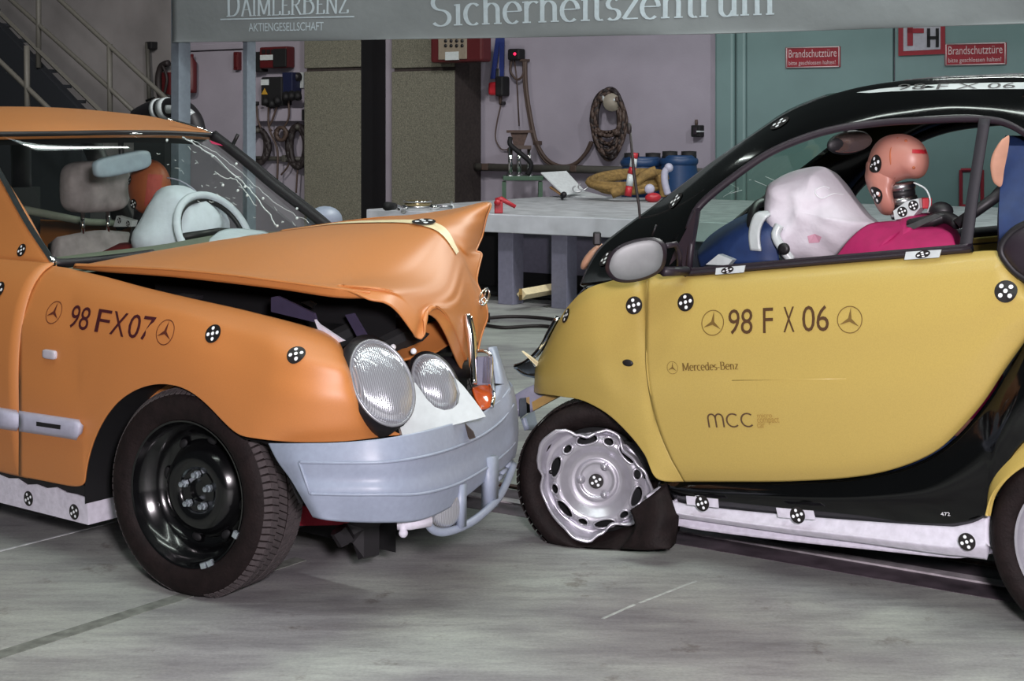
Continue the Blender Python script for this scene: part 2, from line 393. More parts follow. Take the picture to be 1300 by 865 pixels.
M['concrete'] = mat('column_concrete', (.135, .132, .100), .9, var=.45, scale=75, bump=.4, bscale=40)
M['columnside'] = mat('column_dark_face', (.030, .022, .020), .9, var=.3)  # joint tone, and the painted shade on the second column's side
M['columnblack'] = mat('black_steel_and_column_shade', (.004, .004, .005), .7)  # black fittings, and the painted shade on the first column's side
M['wall'] = mat('lilac_wall_plaster', (.315, .29, .34), .85, var=.06, scale=3, bump=.1, bscale=60)
M['wallgrey'] = mat('grey_wall_plaster', (.25, .235, .235), .85, var=.22, scale=1.1)
M['teal'] = mat('teal_door_paint', (.15, .235, .23), .5, var=.05, scale=3)
M['banner'] = mat('grey_banner_cloth', (.205, .225, .23), .8, var=.06, scale=4, bump=.35, bscale=9)
M['bannertext'] = mat('pale_banner_print', (.48, .56, .60), .7)
M['post'] = mat('grey_post_paint', (.24, .28, .33), .5)
M['tabletop'] = mat('pale_table_top', (.58, .61, .65), .6, var=.15, scale=5)
M['tableleg'] = mat('violet_grey_table_leg', (.20, .20, .27), .6)
M['railing'] = mat('olive_railing', (.075, .072, .062), .6)
M['cable'] = mat('dark_cable', (.020, .014, .014), .6)
M['cablebrown'] = mat('brown_cable', (.07, .045, .035), .6)
M['rope'] = mat('yellow_rope', (.23, .145, .045), .85, bump=.5, bscale=60, var=.3)
M['barrel'] = mat('blue_barrel_plastic', (.012, .045, .125), .45)
M['green'] = mat('green_enamel', (.045, .105, .06), .5)
M['paper'] = mat('white_paper', (.66, .70, .70), .8)
M['redbox'] = mat('red_box_paint', (.085, .008, .010), .45)
M['brass'] = mat('brass', (.42, .34, .18), .25, metal=.8)
# ------------------------------------------------------------------ floor, walls, doors, columns
def floormat():
    m = bpy.data.materials.new('stained_concrete_floor'); m.use_nodes = True; nt = m.node_tree; b = nt.nodes['Principled BSDF']; L = nt.links
    tc = nt.nodes.new('ShaderNodeTexCoord'); mp = nt.nodes.new('ShaderNodeMapping'); mp.inputs['Rotation'].default_value = (0, 0, math.radians(33)); mp.inputs['Scale'].default_value = (.35, 1.6, 1)
    L.new(tc.outputs['Object'], mp.inputs[0])
    def noise(src, sc, det=6, rough=.6):
        n = nt.nodes.new('ShaderNodeTexNoise'); n.inputs['Scale'].default_value = sc; n.inputs['Detail'].default_value = det; n.inputs['Roughness'].default_value = rough
        L.new(src, n.inputs['Vector']); return n.outputs['Fac']
    def ramp(src, stops):
        r = nt.nodes.new('ShaderNodeValToRGB'); e = r.color_ramp.elements
        while len(e) < len(stops): e.new(.5)
        for k, (p, c) in enumerate(stops): e[k].position = p; e[k].color = (*c, 1)
        L.new(src, r.inputs[0]); return r.outputs[0]
    def mix(a, b_, f, mode='MIX'):
        x = nt.nodes.new('ShaderNodeMix'); x.data_type = 'RGBA'; x.blend_type = mode
        if isinstance(f, float): x.inputs[0].default_value = f
        else: L.new(f, x.inputs[0])
        L.new(a, x.inputs[6]); L.new(b_, x.inputs[7]); return x.outputs[2]
    streak = ramp(noise(mp.outputs[0], 3.2), [(.3, (.255, .26, .255)), (.5, (.355, .37, .345)), (.68, (.46, .485, .445))])
    patch = ramp(noise(tc.outputs['Object'], .9, 4), [(.38, (.66, .61, .68)), (.58, (1, 1, 1))])
    base = mix(streak, patch, 1.0, 'MULTIPLY')
    spots = ramp(noise(tc.outputs['Object'], 5.5, 10, .72), [(.31, (.50, .44, .42)), (.40, (1, 1, 1))])
    base = mix(base, spots, .8, 'MULTIPLY')
    mott = ramp(noise(mp.outputs[0], 16, 10, .75), [(.35, (.80, .79, .80)), (.5, (1, 1, 1)), (.66, (1.12, 1.13, 1.10))])
    base = mix(base, mott, 1.0, 'MULTIPLY')
    fine = ramp(noise(tc.outputs['Object'], 90, 4), [(.3, (.86, .86, .86)), (.7, (1.08, 1.08, 1.08))])
    base = mix(base, fine, 1.0, 'MULTIPLY')
    L.new(base, b.inputs['Base Color']); b.inputs['Roughness'].default_value = .62
    bp = nt.nodes.new('ShaderNodeBump'); bp.inputs['Strength'].default_value = .15; bp.inputs['Distance'].default_value = .004
    L.new(noise(tc.outputs['Object'], 60, 5), bp.inputs['Height']); L.new(bp.outputs['Normal'], b.inputs['Normal'])
    return m
M['floor'] = floormat()
fl = MB().box((-1, 11, -.05), (34, 30, .1)).build('floor', M['floor'], smooth=False)
tag(fl, 'stained grey concrete floor of the crash hall', None, None, 'structure')
def strip(p, q, w, z, m, name, h=.003, ext=(0, 0)):
    d = (q-p).normalized(); p = p-d*ext[0]; q = q+d*ext[1]; s = d.cross(Z).normalized()*w/2
    mb = MB(); mb.prism([p+s, q+s, q-s, p-s], Z*h)
    mb.v = [v+Z*z for v in mb.v]
    return mb.build(name, m, fl, smooth=False)
M['joint'] = mat('floor_joint_filler', (.17, .18, .16), .8, var=.3)
M['linewhite'] = mat('white_floor_line', (.48, .50, .50), .7, var=.2)
M['scuff'] = mat('pale_scuff', (.40, .42, .41), .7, var=.3, scale=40)
M['trackdark'] = mat('dark_oily_track', (.095, .075, .09), .55, var=.6, scale=9)
M['trackrail'] = mat('worn_track_rail', (.42, .39, .41), .5, metal=.0, var=.3, scale=20)
M['rust'] = mat('rusty_rail', (.085, .045, .035), .7, var=.4, scale=25)
strip(ground(0, 832), ground(235, 757), .055, 0, M['joint'], 'floor_joint', .002, (2, .5))
strip(ground(765, 786), ground(806, 768), .010, 0, M['scuff'], 'scuff_mark', .001); strip(ground(812, 766), ground(884, 738), .009, 0, M['scuff'], 'scuff_mark', .001)
strip(ground(0, 700), ground(110, 672), .012, 0, M['linewhite'], 'floor_line', .002, (2, 1.2))
RA, RB = ground(862, 674), ground(1265, 742)
rd = (RB-RA).normalized(); rs = V((-rd.y, rd.x, 0)); rs = rs if rs.y > 0 else -rs
strip(RA-rs*.085, RB-rs*.085, .15, 0, M['trackdark'], 'track_edge_stain', .0015, (3.2, 3))
strip(RA+rs*.10, RB+rs*.10, .13, 0, M['trackdark'], 'track_slot', .002, (3.2, 3))
strip(RA, RB, .05, 0, M['trackrail'], 'track_rail', .008, (3.2, 3))
strip(RA+rs*.20, RB+rs*.20, .03, 0, M['rust'], 'track_rail', .010, (5, 3))
strip(RA+rs*.52, RB+rs*.52, .04, 0, M['rust'], 'track_rail', .008, (5, 3))

def wl(px): return WL.lwz(WL.at(px, 165))[0]
ax = (WL.d, WL.n, Z)
def wbox(l0, l1, w0, w1, z0, z1): return MB().box(WL.P((l0+l1)/2, (w0+w1)/2, (z0+z1)/2), (l1-l0, w1-w0, z1-z0), ax)
lsp = wl(218)
o = wbox(lsp, 9, 0, .25, 0, 5.6).build('wall_back', M['wall'], smooth=False); tag(o, 'lilac plastered back wall behind the table', None, None, 'structure')
o = wbox(-17, lsp, 0, .25, 0, 5.6).build('wall_stair', M['wallgrey'], smooth=False); tag(o, 'grey patchy wall behind the staircase', None, None, 'structure')
# columns
def zline(py, px, w=0): return WL.at(px, py, w).z
def column(n, x0, x1, prot, mside, label):
    r = thing('column_%d' % n, WL.P(wl(x0), 0, 0), label, None, None, 'structure')
    l0 = WL.lwz(WL.at(x0, 165, -prot))[0]; l1 = WL.lwz(WL.at(x1, 165, -prot))[0]
    zj = WL.at(x0, 89, -prot).z
    wbox(l0, l1, -prot, 0, 0, zj-.02).build('concrete_block', M['concrete'], r, smooth=False, bevel=.01)
    wbox(l0, l1, -prot, 0, zj+.02, 5.4).build('concrete_block', M['concrete'], r, smooth=False, bevel=.01)
    wbox(l0+.02, l1-.02, -prot+.03, 0, zj-.02, zj+.02).build('joint', M['columnside'], r, smooth=False)
    wbox(l1, l1+.012, -prot+.005, 0, 0, 5.4).build('side_shade_sheet', mside, r, smooth=False)  # dark sheet puts the shade of the unlit side into the colour
    return r
column(1, 386, 458, .47, M['columnblack'], 'concrete column with side blackened as shade beside the wall sockets')
column(2, 497, 577, .52, M['columnside'], 'concrete column with side darkened as shade, and red box')
# teal double fire door
dr = thing('door_1', WL.P(wl(912), 0, 0), 'teal double fire door with red signs', None, None, 'structure')
l0, l1, l2, l3 = wl(912), wl(936), wl(1137), wl(1400)
wbox(l0, l1, -.10, 0, 0, 4.2).build('door_frame', M['teal'], dr, smooth=False, bevel=.03)
wbox(l1+.01, wl(950), -.075, 0, 0, 4.2).build('door_edge', M['teal'], dr, smooth=False, bevel=.03)
wbox(wl(951), l2-.012, -.06, 0, .02, 4.2).build('door_leaf', M['teal'], dr, smooth=False, bevel=.006)
wbox(l2+.012, l3, -.06, 0, .02, 4.2).build('door_leaf', M['teal'], dr, smooth=False, bevel=.006)
# pale service door on the left part of the wall
d2 = thing('door_2', WL.P(wl(246), 0, 0), 'pale lilac service door between the banner posts', None, None, 'structure')
wbox(wl(245), wl(312), -.05, 0, 0, WL.at(246, 66).z).build('door_leaf', M['wall'], d2, smooth=False, bevel=.01)
wbox(wl(243), wl(314), -.09, 0, WL.at(246, 66).z+.01, WL.at(246, 66).z+.09).build('door_frame', M['wall'], d2, smooth=False, bevel=.01)
# ------------------------------------------------------------------ orange sedan
car = thing('sedan_car', OR.O, 'orange sedan with buckled bonnet, oval headlamps and black steel wheel', 'car')
O_ = OR.at
D, N = OR.d, OR.n
def interp(tab, x):
    if x <= tab[0][0]: return tab[0][1]
    for (a, b), (c, d) in zip(tab, tab[1:]):
        if x <= c: return b+(d-b)*(x-a)/(c-a)
    return tab[-1][1]
# --- near front fender
pairs = [((24, 333), (24, 605)), ((60, 337), (62, 612)), ((86, 340), (107, 622)), ((93, 342), (108, 603)), ((101, 344), (112, 580)), ((115, 347), (120, 555)),
 ((133, 351), (132, 531)), ((155, 357), (150, 508)), ((180, 364), (176, 492)), ((205, 370), (205, 486)), ((235, 377), (235, 492)), ((262, 383), (261, 511)),
 ((290, 389), (287, 540)), ((312, 394), (304, 554)), ((335, 400), (325, 557)), ((348, 403), (348, 560)), ((375, 410), (375, 562)), ((400, 417), (405, 562)),
 ((420, 424), (440, 561)), ((433, 433), (470, 557)), ((436, 452), (490, 554)), ((440, 482), (500, 553)), ((452, 512), (506, 553)), ((482, 542), (511, 552))]
vprof = [(0, .135), (.05, .085), (.14, .045), (.3, .005), (.6, -.012), (.85, -.005), (1, .008)]
vprof_arch = [(0, .135), (.06, .085), (.2, .03), (.5, -.002), (.8, -.012), (1, -.012)]
rows = []
vv = [0, .04, .1, .18, .3, .45, .6, .75, .88, .96, 1]
def sstep(a, b, x): t = max(0, min(1, (x-a)/(b-a))); return t*t*(3-2*t)
def front_in(x): return max(0, x-330)**2*.0000085
for v in vv:
    r = []
    for (t, b) in pairs:
        x = t[0]+(b[0]-t[0])*v; y = t[1]+(b[1]-t[1])*v
        k = sstep(70, 140, x)*(1-sstep(320, 370, x))
        w = interp(vprof_arch, v)*k+interp(vprof, v)*(1-k)+front_in(x)
        if t[0] >= 436: w = .10+front_in(x)*.9*(1)-.02*v
        r.append(O_(x, y, w))
    rows.append(r)
fnu = 162; fv, ff = surf(rows, fnu, 36, linear_u=True)
for it in range(14):
    q = list(fv)
    for j in range(36):
        for i in range(1, fnu-1): k = j*fnu+i; q[k] = fv[k]*.5+(fv[k-1]+fv[k+1])*.25
    fv = q
fender = build('front_fender', fv, ff, M['orange'], car, thick=.006, toward=CAM)
FT = bvh(fv, ff)
# --- doors (front and rear) and rear quarter, along the flank
bprof = [(.980, .135), (.955, .09), (.90, .045), (.80, .01), (.65, -.010), (.45, -.004), (.30, .015), (.245, .03)]
def flank(name, l0, l1, n=8):
    rws = [[OR.P(l0+(l1-l0)*i/(n-1), w, z) for i in range(n)] for z, w in bprof]
    vs, fs = surf(rws, n*2, 28); o = build(name, vs, fs, M['orange'], car, thick=.006, toward=OR.P(-1.5, -5, .6)); return vs, fs
lfen = OR.lwz(O_(24, 450, -.01))[0]
dv, df = flank('front_door', lfen-1.08, lfen-.006)
flank('rear_door', lfen-2.0, lfen-1.088); flank('rear_fender', lfen-3.35, lfen-2.008, 10)
DT = bvh(dv+fv, df+[tuple(i+len(dv) for i in f) for f in ff])
# far flank (mirrored, closes the body)
rws = [[OR.P(-.45-3.15*i/9, 1.8-w, z) for i in range(10)] for z, w in bprof]
vs, fs = surf(rws, 20, 28); build('far_flank', vs, fs, M['orange'], car, thick=.006, toward=OR.P(-1.5, 8, .6))
# --- sill painted white, with the black strip above
l_s = OR.lwz(O_(112, 668, .03))[0]
def jag(l, z, a): return z+a*math.sin(l*61)+a*.7*math.sin(l*137+1)
mb = MB(); k = 40
pts = [(l_s-2.2*i/k) for i in range(k+1)]
for w0, w1 in ((.03, .45),):
    vs = []; fs = []
    for l in pts: vs += [OR.P(l, .03, .138), OR.P(l, .025, jag(l, .232, .005)), OR.P(l, .4, .232), OR.P(l, .4, .138)]
    for i in range(k):
        for j in range(4): fs.append((4*i+j, 4*i+(j+1) % 4, 4*i+4+(j+1) % 4, 4*i+4+j))
    fs += [(0, 1, 2, 3)]
    mb.add(vs, fs)
sill = mb.build('sill', M['white'], car, smooth=False, recalc=True)
MB().box(OR.P(l_s-1.1, .2, .24), (2.2, .34, .05), (D, N, Z)).build('sill_strip', M['black'], car, smooth=False)
ST = bvh(*surf([[OR.P(l_s-2.2, .028, z), OR.P(l_s, .028, z)] for z in (.1, .3)], 4, 4))
for px, py in ((37, 633), (95, 650)): target_sticker(car, ST, px, py, .026, .5)
MB().tube([OR.P(l_s-.35, .15, .11), OR.P(l_s-.55, .15, .11)], .03).build('jack_foot', M['black'], car)
# --- side moulding
def mould(name, x0, x1, n):
    rws = []
    for v, w in ((0, .004), (.08, -.022), (.3, -.034), (.75, -.034), (.93, -.022), (1, .004)):
        r = []
        for i in range(n):
            x = x0+(x1-x0)*i/(n-1); yt = 517+.148*x; yb = 545+.150*x; xx = x-(4*v if x1 > 60 and i == n-1 else 0); r.append(O_(xx, yt+(yb-yt)*v, w))
        rws.append(r)
    vs, fs = surf(rws, n*2, 12); return build(name, vs, fs, M['moulding'], car, thick=.02, toward=CAM)
mould('side_moulding', -330, 21.5, 8); ml = mould('side_moulding', 24, 101, 5)
MT = bvh(*surf([[O_(20, 500, -.036), O_(110, 512, -.036)], [O_(20, 560, -.036), O_(110, 575, -.036)]], 4, 4))
build('slot', *[[(hit(MT, x, y)[0]) for x, y in ((46, 535.5), (77, 540), (76.5, 545.5), (46, 541))], [(0, 1, 2, 3)]], M['black'], ml, smooth=False)
# --- side repeater lamp
p, nn = hit(FT, 64, 450)
mb = MB(); mb.rbox(p, (D*.036, N*.012, Z*.016), 4)
mb.build('side_repeater', mat('clear_lamp_plastic', (.50, .47, .52), .2, coat=.6), car)
# --- markings on the fender
def ftext(txt, xl, yl, xr, yr, h, tree, m, parent, n, name='lettering', poly=None):
    a, b = hit(tree, xl, yl)[0], hit(tree, xr, yr)[0]
    return place(poly or text_poly(txt, .95), a, b, h, (tree, n), .002, name, m, parent)
for t, xl, yl, xr, yr in (('98', 86, 415, 111, 420), ('F', 120, 421, 137, 424), ('X', 139, 424, 157, 428), ('07', 161, 428, 192, 433)):
    ftext(t, xl, yl, xr, yr, .073, FT, M['ink'], car, N, 'number_lettering')
M['inkstar'] = mat('dark_star_print', (.10, .022, .012), .5)
star_emblem(car, FT, 69, 397, .040, M['inkstar'], -.1); star_emblem(car, FT, 210, 422, .041, M['inkstar'], -.1)
for px, py, r in ((271, 424, .030), (376, 450, .029)): target_sticker(car, FT, px, py, r, .25)
# --- A-pillar corner with target
AB, AT = O_(74, 334, .17), O_(-32, 168, .30)
corner = [[O_(-70, 334, .13), O_(-20, 333, .13), O_(24, 334, .135), O_(58, 336, .14), O_(72, 336, .16)],
          [O_(-95, 270, .20), O_(-45, 270, .2), O_(0, 270, .2), O_(18, 270, .2), O_(32, 270, .21)],
          [O_(-120, 205, .26), O_(-80, 205, .26), O_(-42, 205, .26), O_(-28, 205, .26), O_(-10, 205, .27)],
          [O_(-150, 165, .30), O_(-120, 165, .3), O_(-80, 165, .3), O_(-55, 165, .3), O_(-36, 165, .3)]]
vs, fs = surf(corner, 12, 14); build('front_pillar', vs, fs, M['orange'], car, thick=.03, toward=CAM)
CT = bvh(vs, fs); target_sticker(car, CT, 28, 318, .024, .4)
p1 = O_(1, 226, .19); target_sticker(car, DT, -1, 368, .03)
MB().tube(cr([O_(69, 335, .15), O_(34, 282, .19), O_(0, 220, .24), O_(-36, 160, .28)], 16), .011).build('pillar_trim', M['chrome'], car)
# --- windscreen
wsb = [O_(76, 334, .2), O_(180, 324, .5), O_(290, 309, .9), O_(357, 300, 1.25), O_(409, 290, 1.58)]
wst = [O_(-32, 172, .3), O_(60, 171, .62), O_(150, 169.5, .9), O_(215, 170, 1.2), O_(271, 173, 1.5)]
wsm = [a*.5+b*.5+(Z*.6+D*.8)*.05*(1-abs(i-2)*.22) for i, (a, b) in enumerate(zip(wsb, wst))]
# keep the far edge on its outline
wsm[4] = O_(340, 232, 1.54); wsm[0] = O_(24, 255, .25)
def lag(a, b, c, t): return a*(2*(t-.5)*(t-1))+b*(-4*t*(t-1))+c*(2*t*(t-.5))
wnu, wnv = 44, 28
WS = ([lag(*[lag(r[0], r[2], r[4], i/(wnu-1)) for r in (wst, wsm, wsb)], j/(wnv-1)) for j in range(wnv) for i in range(wnu)], [(j*wnu+i, j*wnu+i+1, (j+1)*wnu+i+1, (j+1)*wnu+i) for j in range(wnv-1) for i in range(wnu-1)]); wsc = build('windscreen', *WS, M['glass'], car, toward=CAM)
WT = bvh(*WS)
def wpt(x, y, off=.004): h = hit(WT, x, y)[0]; return h+(CAM-h).normalized()*off
def crack(pts, r, n=30, jit=1.2):
    q = cr([V((a, b, 0)) for a, b in pts], n); return [wpt(p.x+random.uniform(-jit, jit), p.y+random.uniform(-jit, jit)) for p in q if hit(WT, p.x, p.y, True)[0]]
mb = MB()
mb.tube(crack([(232, 175), (243, 180), (270, 198), (300, 224), (322, 246), (340, 270), (352, 287)], 0), .0022, 5)
mb.tube(crack([(272, 218), (285, 225), (300, 228), (310, 240), (325, 262)], 0, 20), .0014, 5)
mb.tube(crack([(245, 178), (275, 195), (310, 222), (350, 258), (392, 282)], 0, 30), .0010, 4)
for i in range(46):
    x = random.uniform(225, 380); y0 = 172+max(0, (x-225))*.78; x += random.uniform(-45, 18); y = y0+random.uniform(-6, 34)
    if hit(WT, x, y, True)[0] is None or y > 286: continue
    a = random.uniform(-.3, 1.2); L = random.uniform(2, 7)
    pp = [(x, y), (x+L*math.cos(a)*.5, y+L*math.sin(a)*.5+random.uniform(-1, 1)), (x+L*math.cos(a), y+L*math.sin(a))]
    if any(hit(WT, *q, True)[0] is None for q in pp): continue
    mb.tube([wpt(*q) for q in pp], random.choice([.0007, .0009, .0013]), 4)
for x, y in ((243, 179), (270, 198), (212, 178), (292, 188), (300, 208), (311, 237), (314, 248), (334, 252), (352, 287), (377, 265), (377, 277), (283, 235), (302, 242)):
    if hit(WT, x, y, True)[0]: mb.sphere(wpt(x, y), .006, 6, 4)
mb.build('glass_crack', M['crack'], wsc)['kind'] = 'stuff'
# screen surround
mb = MB(); mb.tube(cr([O_(271, 172, 1.5), O_(312, 204, 1.53), O_(347, 234, 1.55), O_(386, 264, 1.58), O_(424, 294, 1.6)], 24), .026, 8); mb.build('screen_frame', M['black'], car)
mb = MB(); mb.tube(cr([O_(x, y, w) for x, y, w in ((213, 151.5, 1.3), (255, 163.5, 1.46), (274, 173, 1.54), (311, 197, 1.56), (357, 234, 1.6), (403, 270, 1.63), (424, 288, 1.65))], 30), .007, 6); mb.build('roof_trim', M['chrome'], car)
mb = MB(); mb.tube([p+Z*.004 for p in cr(wst, 24)], .012, 6); mb.build('screen_seal', M['black'], car)
mb = MB(); mb.tube([O_(20, 171.5, .5), O_(95, 169.6, .75), O_(157, 168.8, .93), O_(180, 169.8, 1.0)], .004, 6); mb.build('screen_chrome_edge', M['chrome'], car)
mb = MB(); mb.tube(cr([O_(66, 330, .18), O_(78, 334, .2), O_(130, 330, .36), O_(195, 322, .55)], 16), .016, 6); mb.build('cowl_seal', M['black'], car)
build('registration_tag', [wpt(x, y, .006) for x, y in ((266, 178), (281, 181.5), (284, 185.5), (269, 182.5))], [(0, 1, 2, 3)], mat('pink_tag', (.5, .02, .09), .5), wsc, smooth=False)
# --- roof
rfr = [wst[i]+Z*.012 for i in range(5)]
def rf(x, y, w): return O_(x, y, w)
r1 = [O_(-90, 155, .33), O_(20, 152, .62), O_(100, 150, .9), O_(165, 152, 1.2), O_(221, 154.5, 1.46)]
r2 = [O_(-160, 146, .36), O_(-60, 137, .62), O_(30, 135.5, .9), O_(95, 138, 1.2), O_(160, 145, 1.46)]
lz = [OR.lwz(p) for p in r2]
r3 = [OR.P(l-.7, w, z-.02) for l, w, z in lz]; r4 = [OR.P(l-1.15, w, z-.10) for l, w, z in lz]; r5 = [OR.P(l-1.75, w+(.9-w)*.1, z-.50) for l, w, z in lz]
vs, fs = surf([rfr, r1, r2, r3, r4], 30, 30); build('roof', vs, fs, M['orange'], car, thick=.03, toward=OR.P(-2, .9, 9))
vs, fs = surf([r4, r5], 14, 8); build('rear_window', vs, fs, M['glass'], car)
r6 = [OR.P(-4.0, .12, .98), OR.P(-4.0, .5, 1.0), OR.P(-4.0, .9, 1.0), OR.P(-4.0, 1.3, 1.0), OR.P(-4.0, 1.68, .98)]
vs, fs = surf([r5, r6, [p-Z*.7 for p in r6]], 14, 10, True); build('boot_lid', vs, fs, M['orange'], car, thick=.01, toward=OR.P(-6, .9, 4))
# pillars on the far side and rear pillars
for w0, w1 in ((1.66, 1.46), (.14, .34)):
    for l in (-2.35, -3.2):
        MB().tube([OR.P(l-.02, w0, .97), OR.P(l-.10-(.35 if l < -3 else 0)*-1, w1, lz[2][2]-.06)], .05, 8).build('pillar', M['black'], car)
for w0, w1 in ((1.68, 1.5),):
    vs, fs = surf([[OR.P(l, w0, .985) for l in (-1.15, -1.7, -2.3, -3.1)], [OR.P(l, w1, z) for l, z in ((-1.75, 1.42), (-2.0, 1.47), (-2.35, 1.49), (-3.0, 1.46))]], 10, 6)
    build('far_side_window', vs, fs, M['clear'], car)
# rear wiper-like aerial and far mirror
MB().tube([O_(296, 183, 1.3), O_(302, 171, 1.3)], .008).build('roof_aerial', M['black'], car)
MB().ellipsoid(O_(412, 280, 1.78), (D*.06, N*.10, Z*.065), 16, 10).build('far_mirror', M['bumper'], car)
# --- bonnet (buckled)
cols = [
 ((92,341,.13),(94,337,.15),(105,333,.24),(190,320,.55),(290,305,.9)), ((135,346,.13),(137,338,.15),(160,333,.23),(245,311,.55),(336,297,.9)),
 ((180,349,.13),(182,340,.15),(208,334,.23),(293,306,.55),(385,290,.9)), ((230,353,.13),(232,343,.15),(258,338,.23),(343,304,.55),(432,284,.9)),
 ((284,359,.13),(286,348,.15),(312,341,.23),(396,305,.55),(481,282,.9)), ((326,364,.13),(328,353,.15),(354,345,.23),(438,310,.55),(520,282,.9)),
 ((365,369,.14),(367,358,.16),(392,350,.23),(474,319,.55),(541,285,.9)), ((410,376,.15),(412,364,.17),(432,356,.24),(505,331,.56),(556,290,.9)),
 ((440,379,.17),(442,368,.19),(462,361,.25),(525,343,.58),(565,297,.9)), ((468,379,.2),(470,371,.22),(487,365,.28),(540,351,.6),(571,305,.9)),
 ((490,384,.24),(492,376,.26),(505,370,.32),(552,357,.62),(575,312,.9)), ((506,396,.28),(508,386,.3),(519,377,.37),(561,363,.64),(579,319,.9)),
 ((524,420,.33),(526,404,.35),(533,388,.42),(568,369,.66),(583,327,.9)), ((529,428,.36),(532,412,.38),(540,392,.45),(573,374,.67),(587,335,.9)),
 ((537,428,.38),(538,412,.4),(546,393,.46),(577,379,.69),(590,343,.9)), ((538,408,.41),(541,399,.42),(551,391,.48),(581,384,.7),(593,351,.9)),
 ((544,399.5,.45),(548,394,.46),(557,391,.5),(584,390,.72),(596,359,.9)), ((556,407,.51),(560,402,.52),(567,399,.56),(588,399,.75),(599,369,.9)),
 ((567,426,.57),(571,419,.58),(577,413,.62),(592,411,.78),(602,382,.9)), ((577,450,.66),(580,441,.67),(585,433,.7),(595,426,.81),(605,400,.9)),
 ((586,468,.74),(588,461,.75),(591,455,.77),(598,447,.84),(606,425,.9)), ((598,480,.82),(598,478,.83),(599,474,.84),(601,467,.86),(604,452,.9))]
mids = [(322,300,1.08),(368,292.5,1.08),(420,285,1.08),(472,278.5,1.08),(517,276,1.08),(552,274,1.08),(578,272,1.08),(588,283,1.05),(591,298,1.02),(592,311,1.0),(591,319,.98),
 (594,326,1.0),(595,334,.99),(596,341,.98),(598,350,.97),(601,358,.96),(604,367,.96),(608,379,.96),(610,391,.96),(610,406,.95),(608,428,.93),(605,449,.91)]
fars = [(355,294,1.25),(400,287.5,1.25),(455,280,1.25),(513,274,1.25),(556,269,1.25),(586,264,1.25),(621,257,1.25),(617,276,1.22),(612,298,1.2),(607,310,1.15),(604,319,1.1),
 (611,322,1.12),(609,332,1.08),(606,345,1.04),(605,358,1.02),(610,370,1.02),(614,380,1.02),(618,392,1.02),(618,404,1.02),(614,415,1.0),(609,432,.96),(606,447,.93)]
edge = [O_(*(c[1] if i < 9 else c[0])) for i, c in enumerate(cols)]
rim_ = [O_(c[1][0]+2, c[1][1]-(2.5 if i < 10 else 4), c[1][2]+.02) for i, c in enumerate(cols)]
rowsH = [edge, rim_]+[[O_(c[2][0], c[2][1]+(3 if i < 8 else 0), c[2][2]) for i, c in enumerate(cols)]]+[[O_(*c[j]) for c in cols] for j in (3, 4)]
rowsH += [[O_(*p) for p in mids], [O_(*p) for p in fars]]
e = [p+(N*.35-Z*.12 if i < 3 else N*.03-D*.16-Z*.10) for i, p in enumerate(rowsH[6])]
HV = surf(rowsH, 160, 44)
# far lip is a separate strip so the ridge stays crisp
hood = build('bonnet', *HV, M['orange'], car, thick=.006, toward=CAM+V((0, 0, 4)))
vs, fs = surf([rowsH[6], e], 120, 6); build('bonnet_far_side', vs, fs, M['orange'], hood, thick=.006)
HT = bvh(*HV)
vs, fs = surf([[O_(*c[1]) for c in cols[:10]], [O_(c[0][0], c[0][1], c[0][2]+.03) for c in cols[:10]]], 60, 4); build('bonnet_flange', vs, fs, M['orange'], hood, thick=.004, toward=CAM)
# stripe along the middle of the bonnet
nu = 160
def hv(i, j): return HV[0][j*nu+i]
def stripe(i0, i1, j0, j1):
    vs = []; fs = []
    for i in range(i0, i1+1):
        for jj in (j0, j1):
            a = int(jj); f = jj-a; p = hv(i, a)*(1-f)+hv(i, min(43, a+1))*f; vs.append(p+Z*.0035+D*.003-N*.002)
    for i in range(i1-i0): fs.append((2*i, 2*i+1, 2*i+3, 2*i+2))
    return vs, fs
vs, fs = stripe(0, 86, 27.9, 29.6); build('bonnet_stripe', vs, fs, M['cream'], hood)
target_sticker(car, HT, 538, 284, .042, .3, lift=.006)
# bonnet star
p = O_(606, 386, .98); mb = MB(); c = O_(615, 377, .98); mb.tube([p, p*.5+c*.5, c-Z*.03], .006)
ring = [c+(N*.6+D*.3).normalized()*.022*math.cos(a)*.8+(Z*.9+N*.4)*.030*math.sin(a) for a in [2*PI*k/20 for k in range(20)]]
mb.tube(ring, .0035, 6, True)
for k in (0, 7, 13): mb.tube([c, ring[(k+5) % 20]], .0025, 5)
mb.tube([p-Z*.01, p+Z*.02], .012); mb.build('bonnet_star', M['chrome'], car)
# --- engine bay
mb = MB()
mb.box(OR.P(-.3, .70, .42), (.9, 1.0, .5), (D, N, Z))
for k in range(5): mb.tube([OR.P(-.5+.22*k, .24, .70), OR.P(-.45+.22*k, .5, .78), OR.P(-.4+.2*k, .9, .72)], .035)
mb.box(OR.P(.0, .75, .74), (.5, .5, .14), (D, N, Z))
mb.build('engine_block', M['dark'], car, smooth=False)
M['violet'] = mat('violet_grey_plate', (.055, .045, .085), .5)
bay = lambda pts, w, m, name, th=.01: build(name, [O_(x, y, w) for x, y in pts], [tuple(t) for t in tessellate_polygon([[O_(x, y, w) for x, y in pts]])], m, car, smooth=False, thick=th)
bay([(344, 378), (352, 376), (398, 398), (402, 410), (344, 396)], .30, M['violet'], 'bay_plate')
bay([(438, 400), (448, 398), (480, 452), (470, 458)], .42, M['violet'], 'bay_strut')
bay([(382, 384), (392, 382), (400, 386), (396, 391)], .40, M['steel'], 'bay_clip')
MB().tube([O_(478, 428, .62), O_(508, 436, .66)], [.085, .085], 20).build('air_intake', M['violet'], car)
MB().tube([O_(540, 468, .62), O_(590, 468, .8)], .04, 16).build('lamp_bracket', M['black'], car)
